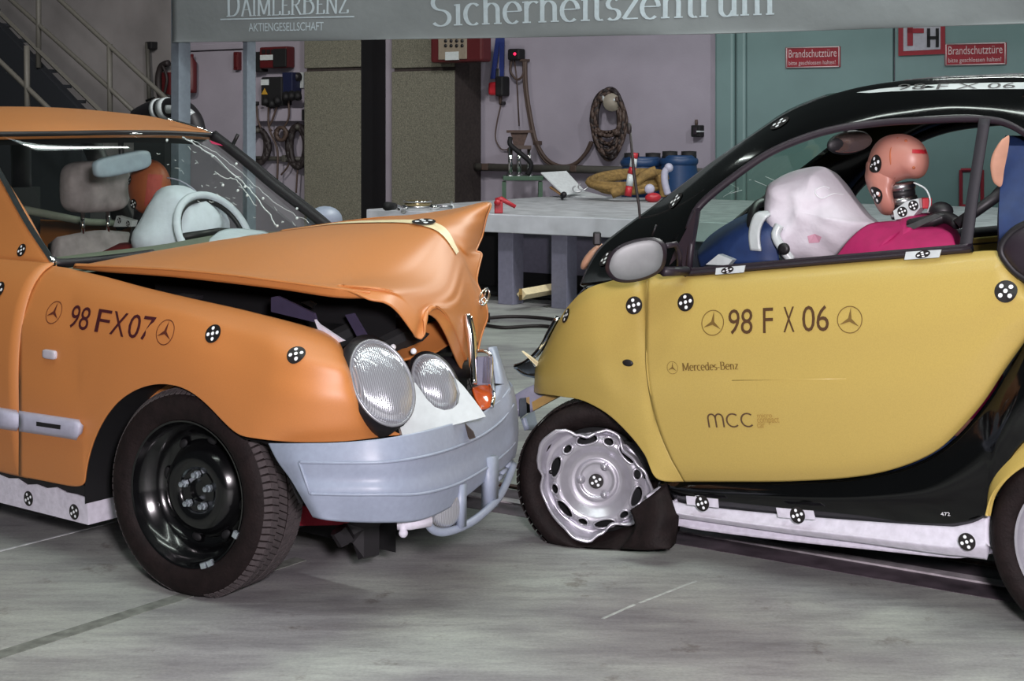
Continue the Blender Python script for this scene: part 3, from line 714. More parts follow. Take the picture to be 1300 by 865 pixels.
for (x, y, w) in ((360, 420, .16), (240, 383, .17)):
    MB().box(O_(x-3, y-6 if x < 300 else y, w), (.10, .05, .012), (D, N, (Z+N*.4).normalized())).build('bay_clip', M['black'], car, smooth=False)
bay([(399, 406), (404, 412), (428, 428), (436, 433), (424, 437), (404, 420)], .19, M['white'], 'torn_bracket')
# orange inner panel behind the bonnet tongue
ip = [[O_(497, 444, .52), O_(515, 424, .58), O_(548, 409, .68), O_(572, 408, .78)], [O_(495, 452, .46), O_(515, 440, .52), O_(545, 430, .62), O_(574, 428, .74)], [O_(500, 459, .40), O_(520, 455, .46), O_(548, 450, .56), O_(572, 436, .70)]]
vs, fs = surf(ip, 16, 12); pan = build('front_panel', vs, fs, M['orange'], car, thick=.006, toward=CAM)
for x, y in ((499, 441), (525, 446)): MB().sphere(O_(x, y, .44), .010).build('rivet', M['dot'], pan)
# --- headlamps
def pix_ellipse(cx, cy, a, b, rot, n=40):
    c, s = math.cos(rot), math.sin(rot); return [(cx+a*math.cos(t)*c-b*math.sin(t)*s, cy+a*math.cos(t)*s+b*math.sin(t)*c) for t in [2*PI*k/n for k in range(n)]]
def dome(outline, bulge, nrm, rings=8):
    c = sum(outline, V((0, 0, 0)))/len(outline); n = len(outline); vs = []; fs = []
    for i in range(rings):
        f = 1-i/rings; h = bulge*math.sqrt(max(0, 1-f*f))
        vs += [c+(p-c)*f+nrm*h for p in outline]
    vs.append(c+nrm*bulge)
    for i in range(rings-1):
        for k in range(n): fs.append((i*n+k, i*n+(k+1) % n, (i+1)*n+(k+1) % n, (i+1)*n+k))
    for k in range(n): fs.append(((rings-1)*n+k, (rings-1)*n+(k+1) % n, rings*n))
    return vs, fs
HN = (D*.80-N*.42+Z*.42).normalized()
def headlamp(cx, cy, a, b, rot, w, label, house=1.13, hx=(0, 0)):
    p0 = O_(cx, cy, w); ol = [onplane(x, y, p0, HN) for x, y in pix_ellipse(cx, cy, a, b, rot)]
    oh = [onplane(x, y, p0, HN) for x, y in pix_ellipse(cx+hx[0], cy+hx[1], a*house, b*house, rot)]
    n = len(ol); h = MB()
    h.add([p-HN*.01 for p in oh]+[p-HN*.10 for p in oh]+[p*.85+p0*.15-HN*.16 for p in oh]+[p+HN*.004 for p in ol],
          [(k, (k+1) % n, n+(k+1) % n, n+k) for k in range(n)]+[(n+k, n+(k+1) % n, 2*n+(k+1) % n, 2*n+k) for k in range(n)]+[(3*n+k, 3*n+(k+1) % n, (k+1) % n, k) for k in range(n)])
    hl = h.build('headlamp', M['black'], car, label=label)
    vs, fs = dome(ol, .034, HN); build('lens', vs, fs, M['lens'], hl, toward=CAM)
    mb = MB(); mb.tube([p+HN*.004 for p in ol], .005, 6, True); mb.build('lens_rim', mat('grey_lamp_rim', (.30, .31, .33), .3, metal=.4), hl)
    return hl
headlamp(485, 487, 57, 36, math.radians(66), .215, 'large oval headlamp', 1.12, (-4, -3))
headlamp(552, 488, 39, 25, math.radians(62), .47, 'small oval headlamp', 1.17, (2, -1))
# --- white lamp surround
p0 = O_(560, 520, .42); TN = (D*.75-N*.50+Z*.40).normalized()
ring_out = [(521, 487), (518, 500), (524, 512), (522, 525), (513, 540), (508, 543), (511, 553.5), (535, 550), (560, 544), (590, 536), (617, 529), (611, 520), (600, 505), (588, 490), (578, 480)]
hole = [(580, 487), (584, 500), (582, 512), (575, 519), (564, 521), (552, 517), (542, 507), (533, 494), (527, 486)]
poly = [onplane(x, y, p0, TN) for x, y in ring_out+hole]
tri = [tuple(t) for t in tessellate_polygon([poly])]
build('lamp_surround', poly, tri, M['trimwhite'], car, smooth=False, thick=.02, toward=CAM)
bay([(432, 489), (437, 488), (452, 510), (463, 523), (455, 527), (452, 532)], .20, M['trimwhite'], 'lamp_surround')
bay([(437, 494), (463, 524), (450, 531)], .19, mat('brown_plastic', (.035, .016, .012), .6), 'lamp_bracket')  # dark brown triangle at the lower left of the large headlamp
# --- bumper
bc = [((340,563),(352,586),(368,608),(379,626),(397,657),-.02), ((375,563),(380,587),(388,607),(394,627),(410,660),-.025), ((430,562),(430,588),(432,608),(434,628),(438,663),.02),
 ((485,557),(487,587),(488,608),(489,628),(491,664),.10), ((530,549),(532,581),(533,603),(534,627),(537,660),.22), ((570,539),(573,570),(575,592),(577,616),(579,640),.40),
 ((605,528),(610,554),(612,574),(613,597),(614,613),.60), ((632,510),(636,535),(638,557),(639,578),(639,594),.78), ((648,492),(652,514),(654,538),(654,562),(651,583),.90),
 ((650,488),(655,512),(657,540),(656,562),(653,580),1.05)]
rw = []
dep = {0: .012, 1: 0, 2: .006, 3: 0, 4: .03}
for j in range(5): rw.append([O_(c[j][0], c[j][1], c[5]+dep[j]) for c in bc]+[OR.P(.12, 1.45, .52-.075*j), OR.P(-.1, 1.72, .52-.075*j)])
BV = surf([rw[0], rw[1], rw[2], rw[3], rw[4]], 110, 34)
bump = build('bumper', *BV, M['bumper'], car, thick=.012, toward=CAM)
for j in (1, 3):
    pts = cr(rw[j][1:9], 70); mb = MB(); mb.tube([p-N*.001+D*.001 for p in pts], .0045, 6); mb.build('crease_bead', M['bumper'], bump)
mb = MB(); mb.tube([O_(380, 587, -.026), O_(387, 607, -.020), O_(394, 627, -.026)], .0045, 6); mb.build('crease_bead', M['bumper'], bump)
# bumper top ledge, torn and lifted at the right
tl = [[O_(618, 529, .70), O_(626, 512, .76), O_(629, 492, .82), O_(627, 468, .86), O_(622, 450, .9), O_(620, 441, .92)],
      [O_(628, 522, .76), O_(636, 505, .82), O_(638, 485, .86), O_(634, 462, .9), O_(628, 446, .93), O_(626, 440, .95)],
      [O_(640, 510, .84), O_(649, 496, .9), O_(646, 486, .93), O_(640, 468, .96), O_(634, 450, .98), O_(631, 440, 1.0)]]
vs, fs = surf(tl, 24, 12); build('torn_bumper_edge', vs, fs, M['bumper'], bump, thick=.008, toward=CAM)
bay([(581, 531), (588, 536), (600, 548), (603, 556), (596, 558), (590, 548)], .515, mat('brown_tape', (.05, .038, .03), .6), 'bumper_tear', .004)
bay([(627, 487), (640, 488), (628, 490)], .80, M['dark'], 'bumper_split', .003)
# lower grille frame with fog lamp
mb = MB(); r_ = .012
lowc = cr([O_(543, 625, .30), O_(541, 640, .30), O_(543, 663, .31), O_(552, 674, .34), O_(570, 675, .40), O_(600, 662, .52), O_(626, 640, .66), O_(640, 620, .78), O_(652, 590, .9)], 40)
mb.tube(lowc, .013, 8)
mb.box(O_(585, 642, .45), (.022, .03, .13), (D, N, Z)); mb.box(O_(622, 612, .66), (.03, .05, .16), (D, N, Z))
for k in range(4): mb.tube([O_(622+7*k, 620-9*k, .7+.05*k), O_(632+6*k, 613-9*k, .76+.05*k)], .008)
mb.build('lower_grille', M['bumper'], bump)
p0 = O_(566, 647, .40); vs, fs = dome([p0+(N*.9+D*.3)*.062*math.cos(a)+Z*.058*math.sin(a) for a in [2*PI*k/28 for k in range(28)]], .02, (D*.9-N*.3).normalized())
build('fog_lamp', vs, fs, M['lens'], bump, toward=CAM, thick=.02)
mb = MB(); mb.tube([O_(505, 664, .22), O_(520, 664, .24), O_(545, 660, .30)], .022); mb.sphere(O_(512, 677, .22), .014); mb.tube([O_(512, 664, .22), O_(512, 680, .22)], .012); mb.build('fog_lamp_bracket', M['white'], bump)
# things under the nose
MB().prism([O_(x, y, .34) for x, y in ((362, 641), (432, 648), (432, 667), (362, 668))], N*.05).build('towing_frame', mat('red_oxide', (.45, .035, .06), .5), car, smooth=False)
mb = MB(); mb.prism([O_(425, 660, .35), O_(468, 660, .42), O_(462, 672, .42), (O_(462, 708, .42)), O_(455, 711, .42), O_(448, 690, .40), O_(436, 686, .37)], N*.05+D*.02); mb.tube([O_(430, 672, .33), O_(440, 688, .35)], .03)
mb.build('torn_bracket', M['black'], car, smooth=False)
# --- grille remains and turn signal
mb = MB(); mb.tube(cr([O_(593, 399, .76), O_(595, 412, .76), O_(598, 430, .76), O_(600, 455, .75), O_(602, 488, .73)], 20), [.010+.006*math.sin(PI*k/19) for k in range(20)], 10)
mb.tube(cr([O_(597, 402, .80), O_(602, 425, .80), O_(604, 455, .79), O_(605, 484, .77)], 16), .006, 8); mb.build('grille_frame', M['chrome'], car)
mb = MB(); mb.tube(cr([O_(x, y, .80) for x, y in ((606, 446), (615, 446), (623, 452), (624, 470), (622, 490))], 16), .006); gp = mb.build('grille_panel', M['chrome'], car)
for k in range(8): mb = MB(); mb.box(O_(615-.2*k, 455+4.4*k, .78), (.05, .012, .012), ((N*.8+D*.6).normalized(), (D*.8-N*.6).normalized(), Z)); mb.build('slat', mat('grille_plastic', (.30, .30, .40), .25, metal=.6), gp, smooth=False)
for k in range(4): mb = MB(); mb.box(O_(609+4*k, 470, .775), (.006, .01, .085), (N, D, Z)); mb.build('slat', MATS['grille_plastic'], gp, smooth=False)
vs, fs = surf([[O_(600, 492, .74), O_(612, 488, .8), O_(624, 489, .84)], [O_(604, 505, .70), O_(614, 504, .74), O_(626, 502, .78)], [O_(612, 518, .66), O_(618, 519, .70), O_(624, 516, .74)]], 10, 10)
build('turn_signal', vs, fs, M['redlamp'], car, thick=.01, toward=CAM)
mb = MB(); mb.tube([O_(624, 490, .8), O_(627, 503, .76), O_(624, 517, .72)], .007); mb.build('signal_rim', M['chrome'], car)
# --- wheel housing
arch = []
for j, w in enumerate((.012, .5)):
    arch.append([O_(x, y, .012)+N*(w-.012) for (x, y) in ((108, 640), (109, 600), (120, 555), (150, 508), (205, 485), (261, 509), (304, 554), (345, 570), (380, 640))])
vs, fs = surf(arch, 40, 4); build('wheel_housing', vs, fs, M['columnblack'], car)
vs, fs = surf([[OR.P(-.75, .5, z) for z in (.1, .95)], [OR.P(.42, .5, z) for z in (.1, .95)]], 3, 3); build('housing_panel', vs, fs, M['columnblack'], car)
MB().tube([O_(178, 494, .2), O_(178, 545, .26)], .022).build('shock_absorber', M['black'], car)
bay([(184, 491), (226, 487), (205, 500), (184, 512)], .16, M['orange'], 'housing_plate')
bay([(170, 516), (186, 512), (184, 522), (172, 528)], .2, M['green'], 'brake_hose_clip')
# --- wheels
def wheel_sedan(c, axis, name, rimdetail=True):
    A = axis.normalized(); R = .322; T = .195
    prof = [(.226, -.01), (.235, .002), (.262, .010), (.29, .008), (.308, -.004), (.316, -.016), (.320, -.03), (.322, -.06), (.322, -T/2), (.322, -T+.06), (.320, -T+.03), (.312, -T+.008), (.28, -T-.002), (.226, -T+.012)]
    def flat(p, r, a, an):
        if p.z < .004: p = V((p.x, p.y, .004))
        return p
    mb = MB(); mb.lathe(c, A, prof, 72, defo=flat); wh = mb.build(name, M['rubber'], car)
    # tread blocks
    tb = MB(); u = A.cross(Z).normalized(); v = u.cross(A).normalized()
    ribs = [(-.028, -.052, .25), (-.058, -.092, .5), (-.102, -.136, -.5), (-.142, -.168, -.25)]
    n = 88
    for a0, a1, sl in ribs:
        for k in range(n):
            t0 = 2*PI*k/n; t1 = t0+2*PI/n*.84; q = []
            for (t, a, s) in ((t0, a0, 0), (t1, a0, 0), (t1, a1, sl), (t0, a1, sl)):
                t += s*2*PI/n*1.4; q.append((t, a))
            lo = [c+A*a+(u*math.cos(t)+v*math.sin(t))*.318 for t, a in q]; hi = [c+A*a+(u*math.cos(t)+v*math.sin(t))*.3265 for t, a in q]
            if min(p.z for p in hi) < .002: continue
            tb.add(lo+hi, [(4, 5, 6, 7), (0, 1, 5, 4), (1, 2, 6, 5), (2, 3, 7, 6), (3, 0, 4, 7)])
    # shoulder sipes
    for k in range(n):
        t0 = 2*PI*k/n; t1 = t0+2*PI/n*.72; q = [(t0, -.004, .3095), (t1, -.004, .3095), (t1, -.024, .3225), (t0, -.024, .3225)]
        lo = [c+A*a+(u*math.cos(t)+v*math.sin(t))*(r-.006) for t, a, r in q]; hi = [c+A*a+(u*math.cos(t)+v*math.sin(t))*(r+.001) for t, a, r in q]
        if min(p.z for p in hi) < .002: continue
        tb.add(lo+hi, [(4, 5, 6, 7), (0, 1, 5, 4), (1, 2, 6, 5), (2, 3, 7, 6), (3, 0, 4, 7)])
    o = tb.build('tread', M['tread'], wh, smooth=False, recalc=False); o['kind'] = 'stuff'
    rp = [(.228, -.012), (.228, -.002), (.222, -.004), (.216, -.02), (.205, -.045), (.195, -.05), (.186, -.075), (.17, -.095), (.155, -.098), (.145, -.085), (.128, -.055), (.105, -.045), (.085, -.048), (.070, -.052), (.066, -.060), (.036, -.062), (.034, -.075), (.0, -.075)]
    mb = MB(); mb.lathe(c, A, rp, 64); mb.build('rim', M['blacksteel'], wh, auto=50)
    if rimdetail:
        for k in range(5):
            t = 2*PI*k/5+.35; p = c-A*.058+(u*math.cos(t)+v*math.sin(t))*.052
            mb = MB(); mb.lathe(p, A, [(.0125, 0), (.0125, .012), (.009, .014), (.009, .026), (.0, .028)], 6, True); mb.build('wheel_bolt', M['zinc'], wh, smooth=False)
        for k in range(8):
            t = 2*PI*k/8+.2; p = c-A*.088+(u*math.cos(t)+v*math.sin(t))*.158
            mb = MB(); rad = (u*math.cos(t)+v*math.sin(t)); mb.ellipsoid(p, (rad*.013, A.cross(rad)*.020, A*.006), 12, 6); mb.build('vent_hole', M['columnblack'], wh)
        for t in (4.25, 4.38, 3.6):
            p = c-A*.004+(u*math.cos(t)+v*math.sin(t))*.222; MB().box(p, (.022, .014, .02), (A.cross(u*math.cos(t)+v*math.sin(t)), A, (u*math.cos(t)+v*math.sin(t)))).build('balance_weight', M['zinc'], wh, smooth=False, bevel=.003)
    return wh
st = math.radians(7); WA = (-(N*math.cos(st))+D*math.sin(st))
wheel_sedan(O_(235, 628, .0), WA, 'front_wheel')
wheel_sedan(OR.P(-.36, 1.62, .322), N, 'front_wheel', False)
wheel_sedan(OR.P(-2.83, .02, .322), -N, 'rear_wheel', False); wheel_sedan(OR.P(-2.83, 1.78, .322), N, 'rear_wheel', False)
# --- cabin
mb = MB(); mb.box(OR.P(-2.3, .9, .34), (2.6, 1.5, .2), (D, N, Z)); mb.box(OR.P(-3.3, .9, .75), (.5, 1.5, .8), (D, N, Z)); mb.box(OR.P(-1.0, .9, .68), (.06, 1.55, .56), (D, N, Z)); mb.build('cabin_tub', M['dark'], car, smooth=False)
vs, fs = surf([[OR.P(l-.02, w, z-.07) for l, w, z in lz], [p-Z*.06-D*.05 for p in r1], [p-Z*.04-D*.06 for p in wst]], 14, 8); build('headliner', vs, fs, M['dark'], car)
vs, fs = surf([[OR.P(l-.02, w, z-.07) for l, w, z in lz], [p-Z*.07 for p in r3], [p-Z*.07 for p in r4]], 14, 8); build('headliner', vs, fs, M['dark'], car)
M['dash'] = mat('pale_green_dash', (.20, .22, .17), .7)
vs, fs = surf([[p-Z*.04+D*.02 for p in wsb], [OR.P(-1.25, w, z) for w, z in ((.2, .95), (.55, .965), (.9, .975), (1.25, 1.0), (1.6, .99))], [OR.P(-1.42, w, .84) for w in (.2, .55, .9, 1.25, 1.6)]], 20, 10)
build('dashboard', vs, fs, M['dash'], car, toward=OR.P(-1.5, .9, 5))
# driver seat and headrest
DW = 1.25
mb = MB(); hr = O_(121, 237, 1.25)
l_h, w_h, z_h = OR.lwz(hr)
def sq(p, q, k=.75): return p
mb.rbox(hr, (D*.07, N*.17, Z*.118), 4)
hd = mb.build('headrest', M['seat'], car)
for s in (-.07, .07): MB().tube([OR.P(l_h, w_h+s, z_h-.10), OR.P(l_h, w_h+s, z_h-.26)], .010).build('headrest_post', M['chrome'], hd)
mb = MB()
def seatback(l, w, zt, zb): 
    return [[OR.P(l-.02, w-.24, zb), OR.P(l, w, zb), OR.P(l-.02, w+.24, zb)], [OR.P(l-.10, w-.26, (zt+zb)/2), OR.P(l-.05, w, (zt+zb)/2), OR.P(l-.10, w+.26, (zt+zb)/2)], [OR.P(l-.18, w-.2, zt-.02), OR.P(l-.16, w, zt), OR.P(l-.18, w+.2, zt-.02)]]
vs, fs = surf(seatback(l_h+.17, DW, z_h-.20, .5), 14, 14); build('seat_back', vs, fs, M['seat'], car, thick=.1, toward=OR.P(2, .9, 1))
vs, fs = surf(seatback(l_h+.1, .48, z_h-.20, .5), 14, 14); build('seat_back', vs, fs, M['seat'], car, thick=.1, toward=OR.P(2, .9, 1))
MB().box(OR.P(l_h+.45, DW, .48), (.55, .5, .14), (D, N, Z)).build('seat_cushion', M['seat'], car, bevel=.04)
MB().box(OR.P(l_h+.38, .48, .48), (.55, .5, .14), (D, N, Z)).build('seat_cushion', M['seat'], car, bevel=.04)
MB().ellipsoid(OR.P(l_h-.02, .42, z_h-.02), (D*.07, N*.14, Z*.10), 20, 12).build('headrest', M['seat'], car)
# rear parcel shelf edge and belt line seen through the glass
MB().tube([O_(30, 266, 1.0), O_(110, 282, 1.4), O_(150, 284, 1.62)], .018).build('far_belt_trim', M['dash'], car)
# interior mirror
mc = O_(155, 208, .98)
mb = MB(); mx = (N*.96+D*.05+Z*.16).normalized()
mb.rbox(mc, (mx*.142, D*.028, (Z-mx*.15).normalized()*.043), 4); mi = mb.build('rear_view_mirror', mat('pale_mirror_back', (.34, .42, .50), .5), car); MB().tube([mc-Z*.0, mc+Z*.10-D*.01], .012).build('mirror_stalk', M['black'], mi)
# airbag, steering wheel
ac = O_(247, 293, DW); al = OR.lwz(ac)
def bag(p, q):
    return p+Z*.03*math.sin(4*q.x)*.3
mb = MB(); ua = (D*.80-Z*.25).normalized()
mb.ellipsoid(ac-D*.08, (D*.17, N*.22, Z*.195), 28, 18, lambda p, q: p-D*.02*max(0, q.z)-N*(N.dot(p-ac))*.35*max(0, q.z)+N*.02*math.sin(5*q.z)+D*.012*math.sin(9*q.y)); ab = mb.build('airbag', M['airbag'], car)
mb = MB(); q0 = ac-D*.08
for t in (.35,): mb.tube([q0+N*.24*math.sin(t)*math.sin(a)*1.02+(Z*.22)*math.cos(a)*1.02+D*(.10*math.cos(t)*math.sin(a)*1.6-.10*max(0, math.cos(a))) for a in [PI*k/20 for k in range(21)]], .003, 5)
mb.build('airbag_seam', M['moulding'], ab)
sc_ = O_(272, 298, DW); sN = (D*.82+Z*.45).normalized(); sX = N; sY = sN.cross(sX).normalized()
if sY.z < 0: sY = -sY
ring = [sc_+sX*.19*math.cos(a)+sY*.19*math.sin(a) for a in [2*PI*k/40 for k in range(40)]]
mb = MB(); mb.tube(ring, .017, 8, True); sw = mb.build('steering_wheel', M['airbag'], car)
mb = MB(); mb.tube([p-sN*.012 for p in [sc_+sX*.172*math.cos(a)+sY*.172*math.sin(a) for a in [2*PI*k/40 for k in range(40)]]], .012, 8, True)
for a in (0, PI, PI*1.5): mb.tube([sc_+sN*.03, sc_+sX*.18*math.cos(a)+sY*.18*math.sin(a)], .016)
mb.build('wheel_inner_ring', M['black'], sw)
vs, fs = surf([[O_(265, 304, 1.1), O_(280, 293, 1.2), O_(300, 290, 1.3), O_(335, 293, 1.45)], [O_(262, 310, 1.0), O_(285, 305, 1.1), O_(310, 302, 1.2), O_(345, 298, 1.4)]], 14, 6)
build('instrument_hood', vs, fs, M['airbag'], car, thick=.01)
# ------------------------------------------------------------------ yellow and black micro car
mc_ = thing('micro_car', SM.O, 'yellow and black two-seat micro car with crushed front wheel', 'car')
S_ = SM.at
SD, SN = SM.d, SM.n     # SD points to the tail
HW = .76                # half width
def mir(p): l, w, z = SM.lwz(p); return SM.P(l, 2*HW-w, z)
def mirror_build(name, vs, fs, m, parent, **k): return build(name, [mir(v) for v in vs], [tuple(reversed(f)) for f in fs], m, parent, **k)
dprof = [(0, .055), (.03, .03), (.1, .0), (.3, -.03), (.6, -.034), (.85, -.02), (.95, -.004), (1, .015)]
seam = lambda v: (interp([(0, 822), (.3, 820), (.5, 820), (.7, 831), (.85, 846), (1, 868)], v), 347+(612-347)*v)
dpairs = [((870,350),(905,612)), ((910,347),(935,612)), ((960,343),(975,612)), ((1020,338),(1015,611)), ((1080,333),(1065,608)), ((1140,328),(1110,602)), ((1190,324),(1150,591)), ((1230,320),(1185,575)),
 ((1258,318),(1212,553)), ((1270,321),(1248,512)), ((1285,336),(1278,467)), ((1306,364),(1308,425))]
vv = [0, .03, .08, .15, .3, .45, .6, .75, .88, .95, 1]
rows = []
for v in vv:
    r = [S_(seam(v)[0]+.1, seam(v)[1], interp(dprof, v))]
    for t, b in dpairs: r.append(S_(t[0]+(b[0]-t[0])*v, t[1]+(b[1]-t[1])*v, interp(dprof, v)))
    rows.append(r)
dv, df = surf(rows, 90, 40); door = build('door', dv, df, M['yellow'], mc_, thick=.006, toward=CAM); SDT = bvh(dv, df)
mirror_build('door', dv, df, M['yellow'], mc_, thick=.006)
# front fender
fp = [((679,468),(678,498),.16), ((684,456),(684,500),.12), ((692,441),(693,501),.09), ((705,415),(714,504),.05), ((722,388),(740,509),.02), ((745,367),(770,525),.0), ((775,357),(797,550),-.005), ((800,351),(818,577),-.005), ((814,348),(834,608),.0)]
rows = []
for v in vv:
    r = []
    for t, b, w in fp:
        x = t[0]+(b[0]-t[0])*v; y = t[1]+(b[1]-t[1])*v; r.append(S_(x, y, w-.016*math.exp(-((x-769)/7)**2)*max(0, min(1, (y-392)/25, (490-y)/14))+interp([(0, .06), (.1, .015), (.4, -.02), (.8, -.03), (1, -.025)], v)))
    r.append(S_(seam(v)[0]-.1, seam(v)[1], interp(dprof, v))); rows.append(r)
fv2, ff2 = surf(rows, 90, 44); build('front_fender', fv2, ff2, M['yellow'], mc_, thick=.006, toward=CAM)
SFT = bvh(fv2+dv, ff2+[tuple(i+len(fv2) for i in f) for f in df])
# crease running down the fender from its top edge
def decpix(pts, tree, off=.003): return [hit(tree, *p)[0]+(CAM-hit(tree, *p)[0]).normalized()*off for p in pts]
MB().tube(decpix([(930, 483), (1000, 482), (1075, 481)], SFT, -.0036), .004, 6).build('door_crease', M['yellow'], door)
p, nn = hit(SFT, 797, 461); MB().ellipsoid(p, (SD*.022, SN*.006, Z*.012), 14, 8).build('side_lamp_hole', M['black'], mc_)
# --- nose and smashed lamp
nose = [[S_(687, 470, .2), S_(699, 440, .14), S_(712, 414, .11), S_(728, 387, .08), S_(746, 366, .06)], [S_(697, 462, .5), S_(707, 440, .45), S_(718, 412, .4), S_(728, 386, .36), S_(746, 364, .32)], [S_(700, 462, 1.0), S_(712, 440, 1.0), S_(722, 415, .95), S_(738, 388, .9), S_(756, 362, .85)]]
vs, fs = surf(nose, 14, 10); build('nose_panel', vs, fs, M['blackgloss'], mc_, thick=.006)
vs, fs = surf([[S_(660, 505, .3), S_(664, 500, .5), S_(672, 495, .9)], [S_(672, 545, .3), S_(676, 545, .5), S_(684, 545, .9)]], 8, 6); build('bumper_remains', vs, fs, M['bumper'], mc_, thick=.02)
mb = MB(); mb.tube(cr([S_(708, 404, .14), S_(697, 424, .16), S_(686, 444, .2), S_(668, 461, .22), S_(655, 466, .24)], 20), .012, 8); mb.tube(cr([S_(655, 466, .24), S_(666, 475, .22), S_(682, 478, .18)], 10), .008); mb.tube([S_(708, 408, .22), S_(686, 446, .28), S_(664, 468, .3)], .007)
lampr = mb.build('smashed_headlamp', M['chrome'], mc_)
build('lamp_shard', [S_(x, y, .2) for x, y in ((656, 466), (672, 460), (684, 470), (684, 478), (668, 474))], [(0, 1, 2, 3, 4)], M['steel'], lampr, smooth=False, thick=.01)
mb = MB(); mb.prism([S_(662, 446, .16), S_(668, 450, .16), S_(684, 462, .15), (S_(684, 468, .15))], SN*.012); mb.build('plastic_splinter', M['cream'], mc_, smooth=False)
vs, fs = surf([[S_(648, 505, .1), S_(666, 494, .12), S_(690, 484, .16)], [S_(652, 530, .1), S_(670, 526, .12), S_(696, 510, .16)]], 8, 5); build('crash_box', vs, fs, M['tableleg'], mc_, thick=.03)
mb = MB(); mb.prism([S_(660, 506, .07), S_(668, 505, .07), S_(669, 525, .07), S_(660, 532, .07)], SN*.02); mb.build('crash_box_plate', M['chrome'], mc_, smooth=False)
mb = MB(); mb.tube([S_(640, 512, .2), S_(653, 520, .1), S_(652, 545, .1)], .008); mb.prism([S_(646, 510, .1), S_(655, 522, .09), S_(650, 518, .09)], SN*.02); mb.build('bumper_shard', M['white'], mc_, smooth=False)
MB().box(S_(692, 508, .14), (.16, .02, .03), ((SD*.9+Z*.5).normalized(), SN, (Z*.9-SD*.5).normalized())).build('bumper_strut', mat('straw_plastic', (.42, .27, .09), .5), mc_, smooth=False)
# --- safety cell: pillar and roof rail
pr = [((736,362,.20),(790,354,.055)), ((745,340,.25),(820,349,.06)), ((762,313,.29),(852,346,.06)), ((795,286,.31),(866,325,.07)), ((830,261,.32),(873,292,.10)), ((862,237,.32),(886,263,.13)), ((905,205,.33),(925,229,.16)), ((958,169,.36),(980,192,.20)),
 ((1003,140,.40),(1046,167,.24)), ((1050,122,.42),(1114,156,.27)), ((1100,109,.44),(1182,152,.28)), ((1165,101,.45),(1245,151,.28)), ((1230,97.5,.46),(1286,160,.27)), ((1310,96,.46),(1325,190,.22)), ((1420,104,.46),(1360,240,.14))]
S3 = [S_(*a) for a, b in pr]; I3 = [S_(*b) for a, b in pr]
def bandmid(a, b, f, h): return a*(1-f)+b*f+(CAM-a).normalized()*h
bandrows = [S3, [bandmid(a, b, .25, .030) for a, b in zip(S3, I3)], [bandmid(a, b, .6, .038) for a, b in zip(S3, I3)], [bandmid(a, b, .9, .018) for a, b in zip(S3, I3)], I3]
bv, bf = surf(bandrows, 90, 20); cell = build('safety_cell', bv, bf, M['blackgloss'], mc_, thick=.02, toward=CAM); BT = bvh(bv, bf)
mirror_build('safety_cell', bv, bf, M['blackgloss'], mc_, thick=.02)
mb = MB(); fr = cr(I3[4:], 60); mb.tube([p+SN*.006 for p in fr], .013, 8); mb.build('window_seal', M['seal'], mc_)
mb = MB(); mb.tube([mir(p+SN*.006) for p in fr], .013, 8); mb.build('window_seal', M['seal'], mc_)
# roof panel (glass roof, dark) between the rails
mid = [p+SN*(HW-SM.lwz(p)[1])+Z*.006 for p in S3[9:]]
vs, fs = surf([S3[9:], [a*.5+b*.5+Z*.010 for a, b in zip(S3[9:], mid)], mid, [mir(a*.5+b*.5+Z*.01) for a, b in zip(S3[9:], mid)], [mir(a) for a in S3[9:]]], 20, 16)
build('roof', vs, fs, M['blackgloss'], mc_, thick=.02, toward=SM.P(1, .8, 9))
# roof marking
strp = [(1087,117.5),(1115,113),(1150,109.5),(1200,106.5),(1260,105),(1300,104.5),(1340,104.5)]; strb = [(1104,118),(1125,116.5),(1155,115),(1200,113.5),(1260,113),(1300,113),(1340,113)]
build('roof_marking', decpix(strp, BT, .003)+decpix(strb, BT, .003), [(i, i+1, 8+i, 7+i) for i in range(6)], M['trimwhite'], cell, smooth=False)
tp = text_poly('98 F X 06', 1.0); x0, x1, y0, y1 = bounds(tp[0])
build('roof_lettering', decpix([(1138+150*(x-x0)/(x1-x0)+3*(y/y1), 113.8-(x-x0)/(x1-x0)*2-7*(y-y0)/(y1-y0)) for x, y in tp[0]], BT, .005), tp[1], M['sticker'], cell, smooth=False)
# windscreen between near and far pillars
A4 = S3[1:10]
a_c = [ (a+mir(a))*.5-SD*.10+Z*.02 for a in A4]
vs, fs = surf([A4, [a*.6+c*.4-SD*.03 for a, c in zip(A4, a_c)], a_c, [mir(a*.6+c*.4-SD*.03) for a, c in zip(A4, a_c)], [mir(a) for a in A4]], 24, 18)
build('windscreen', vs, fs, glassmat('green_glass', (.66, .82, .74), .5), mc_)
mb = MB()
for k in range(12):
    x = random.uniform(925, 1010); y = random.uniform(200, 235)+(1010-x)*.35; p = S_(x, y, 1.0); mb.tube([p, p+V((random.uniform(-.05, .05), 0, random.uniform(-.03, .03)))], .0007, 4)
mb.build('glass_crack', M['crack'], mc_)['kind'] = 'stuff'
